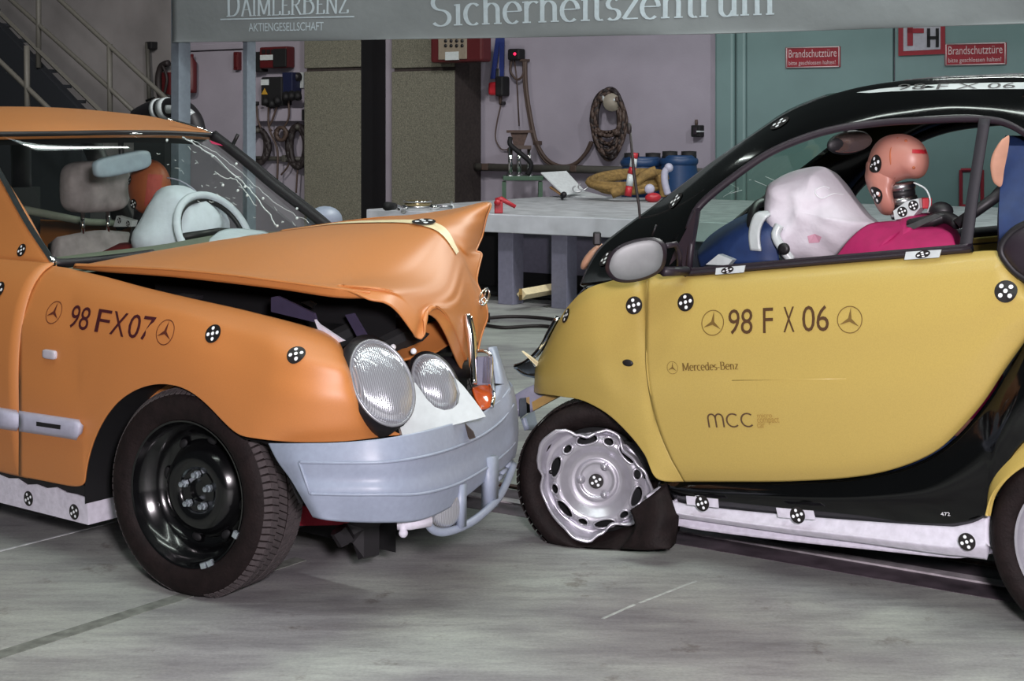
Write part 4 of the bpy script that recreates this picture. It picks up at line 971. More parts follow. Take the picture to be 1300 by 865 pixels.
# --- lower body of the safety cell, sill
lo = [((834,612,.03),(836,620,.06)), ((868,612,.02),(868,640,.045)), ((950,612,.02),(950,650,.04)), ((1050,611,.02),(1050,659,.04)), ((1120,602,.02),(1125,665,.04)), ((1170,585,.02),(1185,669,.035)), ((1212,556,.015),(1217,668,.03)), ((1250,512,.01),(1250,656,.02)), ((1280,467,.0),(1262,622,.0)), ((1308,424,.0),(1300,562,-.02)), ((1345,372,.02),(1370,530,-.02)), ((1400,330,.05),(1440,535,-.02))]
vs, fs = surf([[S_(*a)+SN*.012 for a, b in lo], [S_(*a)*.5+S_(*b)*.5+(CAM-S_(*a)).normalized()*.02 for a, b in lo], [S_(*b) for a, b in lo]], 60, 12)
lower = build('side_skirt', vs, fs, M['blackgloss'], mc_, thick=.02, toward=CAM); LT = bvh(vs, fs)
mirror_build('side_skirt', vs, fs, M['blackgloss'], mc_, thick=.02)
si = [((838,617),(849,650)), ((846,630),(856,657)), ((862,638),(870,659)), ((900,644),(905,664)), ((1000,654),(1000,678)), ((1100,662),(1100,691)), ((1190,668),(1190,704)), ((1216,667),(1218,707)), ((1253,654),(1253,711))]
rws = [[S_(x, y, .032)-Z*.0 for (x, y), b in si], [S_(a[0]*.45+b[0]*.55, a[1]*.45+b[1]*.55, .012) for a, b in si], [S_(a[0]*.3+b[0]*.7, a[1]*.3+b[1]*.7+1, .004) for a, b in si], [S_(b[0], b[1], .03) for a, b in si]]
vs, fs = surf(rws, 60, 14); sill2 = build('sill', vs, fs, M['white'], mc_, thick=.06, toward=CAM); SLT = bvh(vs, fs)
for pts in ([(871,630),(911,634),(912,645),(872,641)], [(985,645),(1032,649),(1035,660),(988,657)]):
    build('marker_plate', [S_(x, y, -.012) for x, y in pts], [(0, 1, 2, 3)], M['white'], sill2, smooth=False, thick=.004)
PLT = bvh([S_(x, y, -.0135) for x, y in ((820, 560), (1280, 560), (1280, 760), (820, 760))], [(0, 1, 2, 3)])
for px, py in ((892, 639), (1013, 654), (1228, 688)): target_sticker(mc_, PLT, px, py, .026, .4)
ftext('472', 1195, 655, 1207, 655, .011, LT, M['dot'], mc_, SN, 'number_lettering'); ftext('474', 882, 633, 894, 633, .011, LT, M['dot'], mc_, SN, 'number_lettering')
# rear wing and bumper, tail
ra = [(1252,655),(1256,618),(1272,588),(1300,557),(1345,535),(1405,528),(1465,545)]; rb = [(1254,655),(1262,628),(1284,602),(1312,584),(1355,567),(1405,560),(1450,575)]
vs, fs = surf([[S_(x, y, .0) for x, y in ra], [S_(x, y, -.05) for x, y in rb], [S_(x, y, -.03)+Z*-.004 for x, y in rb]], 40, 10); build('rear_wing', vs, fs, M['yellow'], mc_, thick=.008, toward=CAM)
# air scoop behind the door
sc = [(1272, 318), (1280, 301), (1298, 287), (1330, 278), (1358, 290), (1362, 320), (1345, 348), (1318, 358), (1297, 350), (1282, 336)]
scp = [S_(x, y, .0) for x, y in sc]; vs, fs = dome(cr(scp, 40, True), .045, -SN); o = build('air_scoop', vs, fs, M['seal'], mc_, toward=CAM, thick=.02)
MB().tube(cr([p-SN*.006 for p in scp], 40, True), .012, 8, True).build('scoop_rim', M['black'], o)
# rear closing body
back = [[SM.P(l, w, z) for w in (.06, .4, .76, 1.12, 1.46)] for l, z in ((1.45, 1.56), (1.75, 1.40), (1.98, .95), (2.05, .6), (1.98, .3))]
vs, fs = surf(back, 16, 16); build('tailgate', vs, fs, M['blackgloss'], mc_, thick=.02)
mb = MB(); mb.box(SM.P(.9, .76, .30), (1.9, 1.3, .12), (SD, SN, Z)); mb.box(SM.P(.28, .76, .55), (.05, 1.34, .6), (SD, SN, Z)); mb.box(SM.P(1.62, .76, .62), (.5, 1.3, .5), (SD, SN, Z)); mb.build('cabin_tub', M['dark'], mc_, smooth=False)
MB().box(SM.P(.0, .8, .45), (.4, 1.1, .3), (SD, SN, Z)).build('front_structure', M['dark'], mc_, smooth=False)
# --- window sill seal and mirror triangle
vs, fs = surf([[S_(868, 345, .05), S_(900, 342, .05), S_(1050, 329, .05), S_(1232, 313, .05)], [S_(868, 348, .035), S_(900, 345, .035), S_(1050, 332, .035), S_(1232, 316, .035)], [S_(868, 351, .045), S_(900, 349, .045), S_(1050, 336, .045), S_(1232, 321, .045)]], 30, 8)
sealo = build('belt_seal', vs, fs, M['seal'], mc_, thick=.03, toward=CAM); BST = bvh(vs, fs)
mirror_build('belt_seal', vs, fs, M['seal'], mc_, thick=.03)
for pts, c in (([(909,340.5),(946,337),(944,346),(908,349)], (924, 342)), ([(1150,320),(1195,317),(1192,327),(1148,330)], (1172, 322))):
    q = [S_(x, y, .022) for x, y in pts]; build('marker_plate', q, [(0, 1, 2, 3)], M['trimwhite'], mc_, smooth=False, thick=.004)
    t = bvh(q, [(0, 1, 2, 3)]); target_sticker(mc_, t, c[0], c[1]+1, .024, .3, sq=.45)
tri = [S_(x, y, .07) for x, y in ((845, 349), (869, 349), (875, 340), (884, 264), (872, 290), (855, 322))]
build('mirror_triangle', tri, [tuple(t) for t in tessellate_polygon([tri])], M['seal'], mc_, smooth=False, thick=.02, toward=CAM)
MB().tube([S_(874, 347, .06), S_(878, 310, .08), S_(885, 268, .11)], .012, 8).build('window_divider', M['seal'], mc_)
# door mirror
mh = S_(807, 331, -.16); mn = (V((-.05, -1, .05))).normalized(); mxx = V((1, 0, .16)).normalized(); myy = mxx.cross(mn).normalized(); myy = myy if myy.z > 0 else -myy
k_ = 1/(F/mh.y)
def sell(a, b, p=2.4, n=40): return [(a*math.copysign(abs(math.cos(t))**(2/p), math.cos(t)), b*math.copysign(abs(math.sin(t))**(2/p), math.sin(t))) for t in [2*PI*k/n for k in range(n)]]
mol = cr([V((x-807, 331-y, 0)) for x, y in ((770, 338), (776, 322), (790, 311), (812, 304), (832, 303), (843, 311), (845, 327), (839, 343), (822, 353), (800, 358), (782, 356), (773, 348))], 40, True)
def ml_(a, b, dp): return [mh+V((1, 0, 0))*p.x*k_*a/37+Z*p.y*k_*a/37+mn*dp for p in mol]
o1, o2, o3, o4 = ml_(38.5, 26, .0), ml_(33.5, 23.5, .010), ml_(36, 25, -.05), ml_(24, 16, -.11)
n = 40
mb = MB(); mb.add(o2+o1+o3+o4, [(r*n+k, r*n+(k+1) % n, (r+1)*n+(k+1) % n, (r+1)*n+k) for r in range(3) for k in range(n)]+[tuple(range(3*n, 4*n))]); dm = mb.build('door_mirror', M['seal'], mc_, recalc=True)
vs, fs = dome(ml_(33.8, 23, .006), .004, mn); build('mirror_glass', vs, fs, mat('cloudy_mirror', (.125, .135, .135), .4, metal=.1, var=.15, scale=18), dm, toward=CAM)
mb = MB(); mb.tube([S_(842, 345, -.08), S_(872, 344, .04)], .016); mb.tube([S_(846, 312, -.08), S_(858, 310, -.02), S_(863, 322, .0), (S_(862, 345, .03))], .010); mb.build('mirror_arm', M['seal'], dm)
# aerial and whiskers
mb = MB(); mb.tube([S_(815, 305, .3), S_(811, 260, .3), S_(805, 222, .3), S_(799, 156, .3)], [.005, .005, .006, .004]); mb.tube([S_(799, 170, .3), S_(799, 157, .3)], .008); mb.build('aerial', M['cable'], mc_)
mb = MB(); mb.tube(cr([S_(775, 325, .28), S_(788, 300, .3), S_(803, 285, .31), S_(830, 272, .31)], 14), .007); mb.tube([S_(828, 300, .1), S_(833, 286, .1)], .004); mb.tube([S_(826, 303, .1), S_(818, 304, .14)], .004); mb.build('wiper', M['black'], mc_)
mb = MB(); mb.ellipsoid(S_(752, 326, .45), (V((.03, 0, 0)), V((0, .03, 0)), V((.035, 0, .05))), 12, 8); mb.build('wing_stub', mat('peach_plastic', (.50, .27, .18), .3, coat=.6), mc_)
mb = MB(); mb.box(S_(758, 303, .42), (.03, .03, .05)); mb.build('wiper_base', M['black'], mc_, smooth=False, bevel=.006)
# --- markings on the door
for t, xl, yl, xr, yr in (('98', 925, 424.5, 956, 423.5), ('F', 969, 423, 982, 422.5), ('X', 995, 422, 1009, 421.5), ('06', 1019, 421, 1053, 420)):
    ftext(t, xl, yl, xr, yr, .078, SDT, M['ink2'], mc_, SN, 'number_lettering')
M['inkstar2'] = mat('brown_star_print', (.16, .095, .022), .5)
star_emblem(mc_, SDT, 905, 410, .042, M['inkstar2']); star_emblem(mc_, SDT, 1079, 406, .042, M['inkstar2']); star_emblem(mc_, SDT, 854, 467, .021, M['inkstar2'])
ftext('', 867, 471, 938, 469, .026, SDT, M['inkstar2'], mc_, SN, 'brand_lettering', serif_text('Mercedes-Benz', .12, .06))
def rounded_mcc():
    vs = []; fs = []
    def st(pts, w=.11):
        b = len(vs); n = len(pts)
        for k, (px, py) in enumerate(pts):
            a = pts[max(0, k-1)]; e = pts[min(n-1, k+1)]; tx, ty = e[0]-a[0], e[1]-a[1]; L = math.hypot(tx, ty) or 1
            vs.append((px-ty/L*w/2, py+tx/L*w/2)); vs.append((px+ty/L*w/2, py-tx/L*w/2))
        for k in range(n-1): fs.append((b+2*k, b+2*k+1, b+2*k+3, b+2*k+2))
    st([(0.06, 0), (.06, .6)]+arc(.31, .65, .25, .3, 180, 0)+[(.56, 0)]); st([(.56, .6)]+arc(.81, .65, .25, .3, 180, 0)+[(1.06, 0)])
    st(arc(1.72, .48, .42, .46, 48, 312)); st(arc(2.68, .48, .42, .46, 48, 312)); return vs, fs
ftext('', 900, 543, 957, 542, .046, SDT, mat('brown_logo_print', (.10, .055, .025), .5), mc_, SN, 'company_logo', rounded_mcc())
for t, y, w in (('micro', 530.5, 19), ('compact', 537, 28), ('car', 543.5, 10)):
    ftext(t, 962, y, 962+w, y-.3, .014 if t != 'compact' else .017, SDT, M['inkgold'], mc_, SN, 'company_logo')
for px, py, r in ((719, 401, .027), (805, 388, .031), (871, 384, .031), (1277, 370, .033)): target_sticker(mc_, SFT, px, py, r, .3 if px < 1000 else PI/4)
for px, py, r in ((858, 255, .034), (990, 157, .036), (770, 329, .034)): target_sticker(mc_, BT, px, py, r, .5)
# --- wheels
hub = S_(757, 611, .035)
ua = math.radians(26); WN = (-SN*math.cos(ua)+SD*-math.sin(ua)).normalized()
WN = V((-.19, -.98, .02)).normalized()
wu = V((1, 0, 0)); wu = (wu-WN*wu.dot(WN)).normalized(); wv = WN.cross(wu).normalized(); wv = wv if wv.z > 0 else -wv
kk = hub.y/F*1.0
outl = [(160,370),(180,300),(240,247),(290,240),(340,262),(390,272),(440,250),(475,240),(520,258),(550,330),(610,375),(660,430),(688,540),(672,605),(600,655),(500,662),(440,710),(395,742),(340,730),(280,680),(200,590),(170,520),(180,460),(160,410)]
cx_, cy_ = 425, 475
pol = sorted([(math.atan2(-(y-cy_), x-cx_) % (2*PI), math.hypot(x-cx_, y-cy_)/3.604*kk) for x, y in outl])
def rimr(t):
    t %= 2*PI; q = [(pol[-1][0]-2*PI, pol[-1][1])]+pol+[(pol[0][0]+2*PI, pol[0][1])]
    for (a, ra_), (b, rb_) in zip(q, q[1:]):
        if a <= t <= b: f = (t-a)/(b-a); f = f*f*(3-2*f); return ra_+(rb_-ra_)*f
    return .2
def wp(r, a, t): return hub+WN*a+(wu*math.cos(t)+wv*math.sin(t))*r
# tyre, run flat
T_ = MB(); prof = [(.185, -.02), (.200, .005), (.225, .022), (.25, .022), (.268, .008), (.276, -.02), (.277, -.08), (.27, -.115), (.24, -.13), (.19, -.12)]
seg = 80; vs = []; fs = []
for r, a in prof:
    for k in range(seg):
        t = 2*PI*k/seg
        low = max(0, -math.sin(t))
        ext = max(0, math.cos(t-math.radians(-38)))**10
        rr = r
        if r > .21: rr = r+.055*ext*(r-.2)/.07-.02*max(0, math.cos(t-math.radians(20)))**4
        p = wp(rr, a+.02*low*(1 if r > .2 else 0), t)
        if p.z < .006: p = V((p.x, p.y, .006+.2*max(0, .01))) if False else V((p.x, p.y-.02*(0.006-p.z)/.05, .006))
        vs.append(p)
for i in range(len(prof)-1):
    for k in range(seg): fs.append((i*seg+k, i*seg+(k+1) % seg, (i+1)*seg+(k+1) % seg, (i+1)*seg+k))
fw = build('front_wheel', vs, fs, M['rubber'], mc_)
fl_ = [[S_(800, 648, -.03), S_(828, 628, -.02), S_(846, 612, .02)], [S_(806, 672, -.06), S_(836, 655, -.05), S_(858, 650, .0)], [S_(790, 694, -.07), S_(828, 693, -.08), S_(862, 658, .01)], [S_(792, 697, -.05), S_(845, 697, -.06), S_(858, 690, .0)]]
fl_ = [[V((p.x, p.y, max(.008, p.z))) for p in r] for r in fl_]
vs, fs = surf(fl_, 14, 14); build('tyre_flap', vs, fs, M['rubber'], fw, thick=.012)
for k in range(60):
    pass
tb = MB()
for k in range(70):
    t = 2*PI*k/70
    if math.sin(t) < -.80: continue
    for a0, a1 in ((.0, -.03), (-.04, -.07), (-.08, -.11)):
        q = [wp(.2785-.02*max(0, math.cos(tt-math.radians(20)))**4, a, tt) for tt, a in ((t, a0), (t+.07, a0), (t+.07, a1), (t, a1))]; q2 = [p+(p-hub).normalized()*.004 for p in q]
        tb.add(q+q2, [(4, 5, 6, 7), (0, 1, 5, 4), (1, 2, 6, 5), (2, 3, 7, 6), (3, 0, 4, 7)])
o = tb.build('tread', M['rubber'], fw, smooth=False); o['kind'] = 'stuff'
# rim disc with oval openings
rp = [(1.0, .018), (.985, .026), (.955, .018), (.93, -.002), (.90, -.012), (.86, -.012), (.80, .002), (.74, .012), (.68, .014), (.62, .010), (.56, .000), (.50, -.010), (.44, -.016), (.38, -.018), (.35, -.012), (.31, -.011), (.27, -.016), (.2, -.017), (.12, -.016), (.0, -.016)]
prof = []
for (r0, a0), (r1, a1) in zip(rp, rp[1:]):
    for s in range(3): prof.append((r0+(r1-r0)*s/3, a0+(a1-a0)*s/3))
prof.append(rp[-1])
seg = 168; RB_ = .2
holes = []
for k in range(6):
    t = math.radians(20+60*k); holes.append((t+math.radians(22), .745, .055, .115)); holes.append((t+math.radians(-8), .735, .042, .058))
def rp3(f, a, t):
    w = max(0, (f-.82)/.18); rr = RB_*f*(1-w)+rimr(t)*f*w
    return wp(rr, a+w*.018*math.sin(3*t+1)*1.0, t)
vs = [rp3(f, a, 2*PI*k/seg) for f, a in prof for k in range(seg)]; fs = []
for i in range(len(prof)-1):
    for k in range(seg):
        f = (prof[i][0]+prof[i+1][0])/2; t = 2*PI*(k+.5)/seg; inside = False
        for ht, hf, hr_, hl in holes:
            dt = (t-ht+PI) % (2*PI)-PI
            if ((f-hf)/(hr_*1.7))**2+((dt*hf)/(hl*1.7))**2 < 1: inside = True
        if not inside: fs.append((i*seg+k, i*seg+(k+1) % seg, (i+1)*seg+(k+1) % seg, (i+1)*seg+k))
rim = build('rim', vs, fs, M['silver'], fw, thick=.004, toward=CAM)
def aprof(f):
    for (r0, a0), (r1, a1) in zip(rp, rp[1:]):
        if r1 <= f <= r0: return a0+(a1-a0)*(r0-f)/(r0-r1)
    return 0
for ht, hf, hr_, hl in holes:
    pts = []
    for j in range(20):
        b = 2*PI*j/20; f = hf+hr_*1.72*math.cos(b); t = ht+hl*1.72*math.sin(b)/hf; pts.append(rp3(f, aprof(f)+.001, t))
    MB().tube(pts, .0045, 6, True).build('opening_lip', M['silver'], rim)
MB().tube([rp3(1.0, .02, 2*PI*k/96) for k in range(96)], .0055, 8, True).build('rim_flange', M['silver'], rim)
MB().lathe(hub-WN*.06, WN, [(.19, 0), (.19, .01), (0, .01)], 40).build('brake_drum', M['dark'], fw)
for k in range(3):
    t = math.radians(60+120*k); MB().lathe(wp(.056, -.014, t), WN, [(.016, 0), (.014, .006), (.010, .008), (.010, .014), (0, .015)], 16).build('wheel_bolt', M['silver'], rim)
MB().sphere(wp(.16, .012, math.radians(170)), .008).build('valve', M['black'], rim)
q = [wp(.03*math.cos(a)*1.0, .004, 0)+(wu*.0) for a in (0,)]
hubp = [hub+WN*-.008+wu*x+wv*y for x, y in ((-.05, -.05), (.05, -.05), (.05, .05), (-.05, .05))]
target_sticker(mc_, bvh(hubp, [(0, 1, 2, 3)]), 757, 611, .026, .5)
# rear wheel, far wheels
def wheel_micro(c, A, name, det):
    A = A.normalized(); mb = MB(); mb.lathe(c, A, [(.200, -.01), (.212, .006), (.24, .014), (.262, .006), (.280, -.012), (.285, -.04), (.285, -.14), (.278, -.17), (.24, -.185), (.2, -.17)], 72); w = mb.build(name, M['rubber'], mc_)
    mb = MB(); mb.lathe(c, A, [(.206, -.004), (.206, .006), (.198, .006), (.19, -.012), (.178, -.018), (.165, -.016), (.15, .004), (.12, .008), (.09, -.006), (.0, -.01)], 64); mb.build('rim', M['silver'], w, auto=40)
    if det:
        u = A.cross(Z).normalized(); v = u.cross(A)
        for k in range(12):
            t = 2*PI*k/12; rd_ = u*math.cos(t)+v*math.sin(t); MB().ellipsoid(c+A*.001+rd_*.145, (rd_*.013, A.cross(rd_)*(.024 if k % 2 else .013), A*.008), 12, 6).build('opening', M['dark'], w)
    return w
rl = 1.66
wheel_micro(SM.P(rl, -.035, .285), -SN, 'rear_wheel', True); wheel_micro(SM.P(rl, 1.555, .285), SN, 'rear_wheel', False); wheel_micro(SM.P(.1, 1.5, .285), SN, 'front_wheel', False)
# --- cabin
B_ = M['bluetrim']
vs, fs = surf([[S_(885, 320, .5), S_(900, 300, .5), S_(930, 280, .5), S_(960, 268, .5), S_(985, 272, .5)], [S_(885, 325, .3), S_(905, 310, .28), S_(935, 292, .27), S_(965, 285, .27), S_(985, 290, .28)], [S_(888, 340, .3), S_(910, 335, .25), S_(940, 335, .24), S_(970, 335, .25), S_(990, 335, .28)]], 20, 14)
build('dash_pod', vs, fs, B_, mc_, thick=.02, toward=CAM)
vs, fs = surf([[SM.P(.34, w, .93) for w in (.15, .5, .9, 1.3)], [SM.P(.60, w, .90) for w in (.15, .5, .9, 1.3)], [SM.P(.66, w, .70) for w in (.15, .5, .9, 1.3)]], 16, 10); build('dashboard', vs, fs, B_, mc_, thick=.02, toward=SM.P(2, .7, 3))
mb = MB(); mb.prism([S_(896, 336, .2), S_(912, 323, .2), S_(930, 330, .2), S_(924, 337, .2)], SN*.03); mb.build('marker_block', M['trimwhite'], mc_, smooth=False)
# steering wheel with white taped rim
wc = S_(988, 312, .42); sn2 = (SD*.85+Z*.35).normalized(); su = SN*1.0; sv2 = sn2.cross(su).normalized(); sv2 = sv2 if sv2.z > 0 else -sv2
mb = MB(); mb.tube([wc+su*.16*math.cos(a)+sv2*.16*math.sin(a) for a in [2*PI*k/40 for k in range(40)]], .016, 8, True)
for a in (0, PI, -PI/2): mb.tube([wc-sn2*.03, wc+su*.15*math.cos(a)+sv2*.15*math.sin(a)], .014)
sw2 = mb.build('steering_wheel', M['black'], mc_)
vs, fs = surf([[S_(952, 318, .24), S_(950, 300, .24), S_(953, 282, .24), S_(960, 270, .24), S_(975, 267, .26)], [S_(965, 319, .235), S_(963, 302, .235), S_(965, 288, .235), S_(972, 276, .235), S_(978, 271, .25)]], 16, 5); build('wheel_tape', vs, fs, M['trimwhite'], sw2, thick=.012)
# driver airbag
ag = [(976,262),(978,240),(985,228),(1005,218),(1030,212),(1045,212),(1052,216),(1063,228),(1080,250),(1100,275),(1112,285),(1105,300),(1090,320),(1060,335),(1020,335),(1000,330),(988,300)]
def pillow(px, w, dp, name, m, parent, rings=9, n=72, wr=.020):
    ol = cr([S_(x, y, w) for x, y in px], n, True); c = sum(ol, V((0, 0, 0)))/n; vs = []; fs = []
    for side in (1, -1):
        for i in range(rings):
            f = 1-i/rings; h = dp*math.sqrt(1-f*f)
            for k, p in enumerate(ol):
                a = 2*PI*k/n; q_ = c+(p-c)*f; nz_ = noise.noise(q_*7)*.9+noise.noise(q_*17+V((3, 1, 2)))*.5; vs.append(q_-SN*side*max(.0, h+wr*2.2*nz_*min(1, (1-f)*4)))
        vs.append(c-SN*side*dp)
    m1 = rings*n+1
    for s in (0, 1):
        b = s*m1
        for i in range(rings-1):
            for k in range(n): q = (b+i*n+k, b+i*n+(k+1) % n, b+(i+1)*n+(k+1) % n, b+(i+1)*n+k); fs.append(q if s == 0 else q[::-1])
        for k in range(n): q = (b+(rings-1)*n+k, b+(rings-1)*n+(k+1) % n, b+rings*n); fs.append(q if s == 0 else q[::-1])
    return build(name, vs, fs, m, parent, recalc=True), vs, fs
ab2, av, af = pillow(ag, .42, .16, 'airbag', M['airbagw'], mc_)
AT_ = bvh(av, af)
MB().tube(cr(decpix([(1053, 239), (1046, 237), (1036, 241), (1036, 247), (1044, 252), (1060, 246), (1082, 249)], AT_, .004), 30), .0022, 5).build('airbag_thread', M['dot'], ab2)
build('paint_smear', decpix([(1025, 300), (1034, 297), (1043, 301), (1040, 308), (1027, 309)], AT_, .003), [(0, 1, 2, 3, 4)], mat('pink_smear', (.62, .33, .42), .8), ab2, smooth=False)
MB().tube(cr([S_(990, 286, .25), S_(985, 300, .24), S_(995, 318, .24), S_(1005, 330, .25)], 12), .016).build('airbag_vent_cover', M['trimwhite'], ab2)
vb = S_(996, 316, .225); MB().lathe(vb, -SN, [(.020, 0), (.020, .01), (.008, .012), (0, .012)], 16).build('cover_screw', M['black'], ab2)
# interior mirror
im = S_(1078, 181, .62); mb = MB(); mb.ellipsoid(im, (V((.085, .03, .01)), V((0, .02, 0)), V((0, 0, .042))), 20, 12); irm = mb.build('interior_mirror', M['black'], mc_)
gl = [im+V((.078*math.cos(a), -.022+.01*math.cos(a), .036*math.sin(a)+.008*math.cos(a))) for a in [2*PI*k/28 for k in range(28)]]; vs, fs = dome(gl, .003, V((0, -1, 0))); build('mirror_glass', vs, fs, mat('peach_reflection_mirror', (.7, .5, .45), .1, metal=.9), irm, toward=CAM)  # peach of a reflected face is put into the glass colour
MB().tube([im, im+V((-.02, -.0, .07))], .008).build('mirror_stalk', M['black'], irm)
# seat (near side) with integral headrest
st_ = [[S_(1272,345,.22), S_(1272,345,.42), S_(1262,345,.62)], [S_(1268,290,.20), S_(1266,290,.42), S_(1268,290,.64)], [S_(1270,235,.26), S_(1270,230,.42), S_(1270,235,.58)], [S_(1278,185,.30), S_(1276,172,.42), S_(1278,185,.54)]]
vs, fs = surf([[p for p in r] for r in st_], 14, 20); vs2 = [v+SD*.16+Z*.0 for v in vs]
n_ = len(vs); nu_ = 14; nv_ = 20; ring = list(range(nu_))+[j*nu_+nu_-1 for j in range(1, nv_)]+[(nv_-1)*nu_+i for i in range(nu_-2, -1, -1)]+[j*nu_ for j in range(nv_-2, 0, -1)]
sf = fs+[tuple(i+n_ for i in f)[::-1] for f in fs]+[(ring[i], ring[(i+1) % len(ring)], ring[(i+1) % len(ring)]+n_, ring[i]+n_) for i in range(len(ring))]
seat2 = build('seat_back', vs+vs2, sf, B_, mc_, recalc=True, auto=50)
vs3 = [v+mir(v)*0 for v in vs+vs2]; build('seat_back', [v+SN*.68+SD*.05 for v in vs+vs2], sf, B_, mc_, recalc=True, auto=50)
hp = [(1266,235),(1263,215),(1266,195),(1273,180),(1281,172),(1280,190),(1275,215),(1272,235)]
vs, fs = dome(cr([S_(x, y, .25) for x, y in hp], 30, True), .03, (-SN-SD).normalized()); build('headrest_pad', vs, fs, mat('peach_foam', (.50, .26, .17), .7), seat2, toward=CAM)
MB().box(SM.P(1.05, .42, .42), (.5, .46, .14), (SD, SN, Z)).build('seat_cushion', B_, mc_, bevel=.03); MB().box(SM.P(1.1, 1.1, .42), (.5, .46, .14), (SD, SN, Z)).build('seat_cushion', B_, mc_, bevel=.03)
# shoulder belt strap in front of the window opening
vs, fs = surf([[S_(1243,150,.20), S_(1230,232,.16), S_(1217,318,.12)], [S_(1257,151,.20), S_(1244,233,.16), S_(1233,318,.12)]], 12, 3); build('belt_strap', vs, fs, mat('dark_belt_webbing', (.022, .02, .026), .7), mc_, thick=.006)
mb = MB(); mb.tube([S_(1280, 232, .3), S_(1262, 252, .25), S_(1215, 285, .2)], .018); mb.build('belt_guide', M['black'], mc_)
# far window pane
vs, fs = surf([[mir(p) for p in I3[4:14]], [mir(S_(x, y, .05)) for x, y in ((870,346),(890,344),(930,341),(990,336),(1050,331),(1110,326),(1170,322),(1220,318),(1250,316),(1290,313))]], 24, 8); build('far_side_window', vs, fs, M['clear'], mc_)
# ------------------------------------------------------------------ crash dummies
def patch(q, tree, off=.003, n=8):
    a, b, c, d = [V((x, y, 0)) for x, y in q]; px = [(a*(1-i/(n-1))+b*(i/(n-1)))*(1-j/(n-1))+(d*(1-i/(n-1))+c*(i/(n-1)))*(j/(n-1)) for j in range(n) for i in range(n)]
    return decpix([(p.x, p.y) for p in px], tree, off), [(j*n+i, j*n+i+1, (j+1)*n+i+1, (j+1)*n+i) for j in range(n-1) for i in range(n-1)]
def dummy(name, base, fwd, side, label, shirt, skin):
    return thing(name, base, label, 'dummy')
# driver of the micro car (slumped forward over the airbag)
hb = SM.P(1.15, .42, .50)
dm1 = thing('crash_dummy', hb, 'bare-headed crash dummy in magenta shirt slumped in the yellow car', 'dummy', 'crash test dummies')
fw_ = -SD
# torso: shirt, from hips to shoulders
def ring(c, a, b, axa, axb, n=28, sq=2.5):
    return [c+axa*a*math.copysign(abs(math.cos(t))**(2/sq), math.cos(t))+axb*b*math.copysign(abs(math.sin(t))**(2/sq), math.sin(t)) for t in [2*PI*k/n for k in range(n)]]
def loft(name, rings, m, parent, cap=True, **k):
    n = len(rings[0]); vs = [p for r in rings for p in r]; fs = [(i*n+j, i*n+(j+1) % n, (i+1)*n+(j+1) % n, (i+1)*n+j) for i in range(len(rings)-1) for j in range(n)]
    if cap: fs += [tuple(range(n))[::-1], tuple(range((len(rings)-1)*n, len(rings)*n))]
    return build(name, vs, fs, m, parent, recalc=True, **k)
sh = S_(1166, 312, .40)      # between the shoulders
up = (Z*.55-SD*.83).normalized(); bk = (Z*.83+SD*.55).normalized()
hip = SM.P(1.22, .42, .55)
path = [hip, hip*.6+sh*.4, hip*.25+sh*.75, sh, sh+up*.05, sh+up*.09]
wid = [(.17, .12), (.18, .125), (.215, .13), (.225, .12), (.16, .095), (.07, .06)]
loft('torso', [ring(p, a, b, SN, bk) for p, (a, b) in zip(path, wid)], M['magenta'], dm1)
for s in (-1, 1):
    s0 = sh+SN*s*.19; el = s0-SD*.20-Z*.20; ha = el-SD*.16+Z*.02
    loft('sleeve', [ring(q, r, r, SN, (Z*.7+SD*.7), 18, 2) for q, r in ((s0+up*.03, .06), (s0*.6+el*.4, .07), (el, .058))], M['magenta'], dm1)
    loft('forearm', [ring(q, r, r, SN, (Z*.9), 16, 2) for q, r in ((el, .048), (el*.5+ha*.5, .044), (ha, .03))], M['skin'], dm1)
    hand = MB()
    for f in range(5): hand.tube([ha+SN*(f-2)*.017, ha+SN*(f-2)*.020-SD*.05, ha+SN*(f-2)*.02-SD*(.085 if 0 < f < 4 else .065)-Z*.02], [.012, .010, .008])
    hand.ellipsoid(ha-SD*.015, (SD*.05, SN*.042, Z*.018), 14, 8); hand.build('hand', M['skin'], dm1)
    hipp = hip+SN*s*.10; kn = hipp-SD*.46+Z*.04; ft = kn-SD*.10-Z*.20
    loft('thigh', [ring(q, r, r, SN, Z, 18, 2) for q, r in ((hipp, .085), (hipp*.5+kn*.5, .075), (kn, .06))], M['skin'], dm1)
# collar folds
vs, fs = surf([[S_(1062,325,.18), S_(1080,302,.2), S_(1102,285,.24), S_(1125,281,.28), S_(1150,280,.3)], [S_(1075,335,.15), S_(1100,312,.16), S_(1120,300,.19), S_(1150,296,.2), S_(1200,292,.22)], [S_(1100,338,.13), S_(1125,325,.13), S_(1150,315,.14), S_(1180,310,.15), S_(1212,308,.17)], [S_(1100,345,.14), S_(1130,345,.13), S_(1160,342,.13), S_(1190,336,.14), S_(1214,330,.16)]], 26, 18)
build('shirt_shoulder', vs, fs, M['magenta'], dm1, thick=.01, toward=CAM)
MB().tube(cr([S_(1138, 283, .28), S_(1122, 293, .235), S_(1110, 308, .18), S_(1103, 325, .145), S_(1102, 335, .14)], 20), .003, 5).build('shirt_seam', M['redshirt'], dm1)
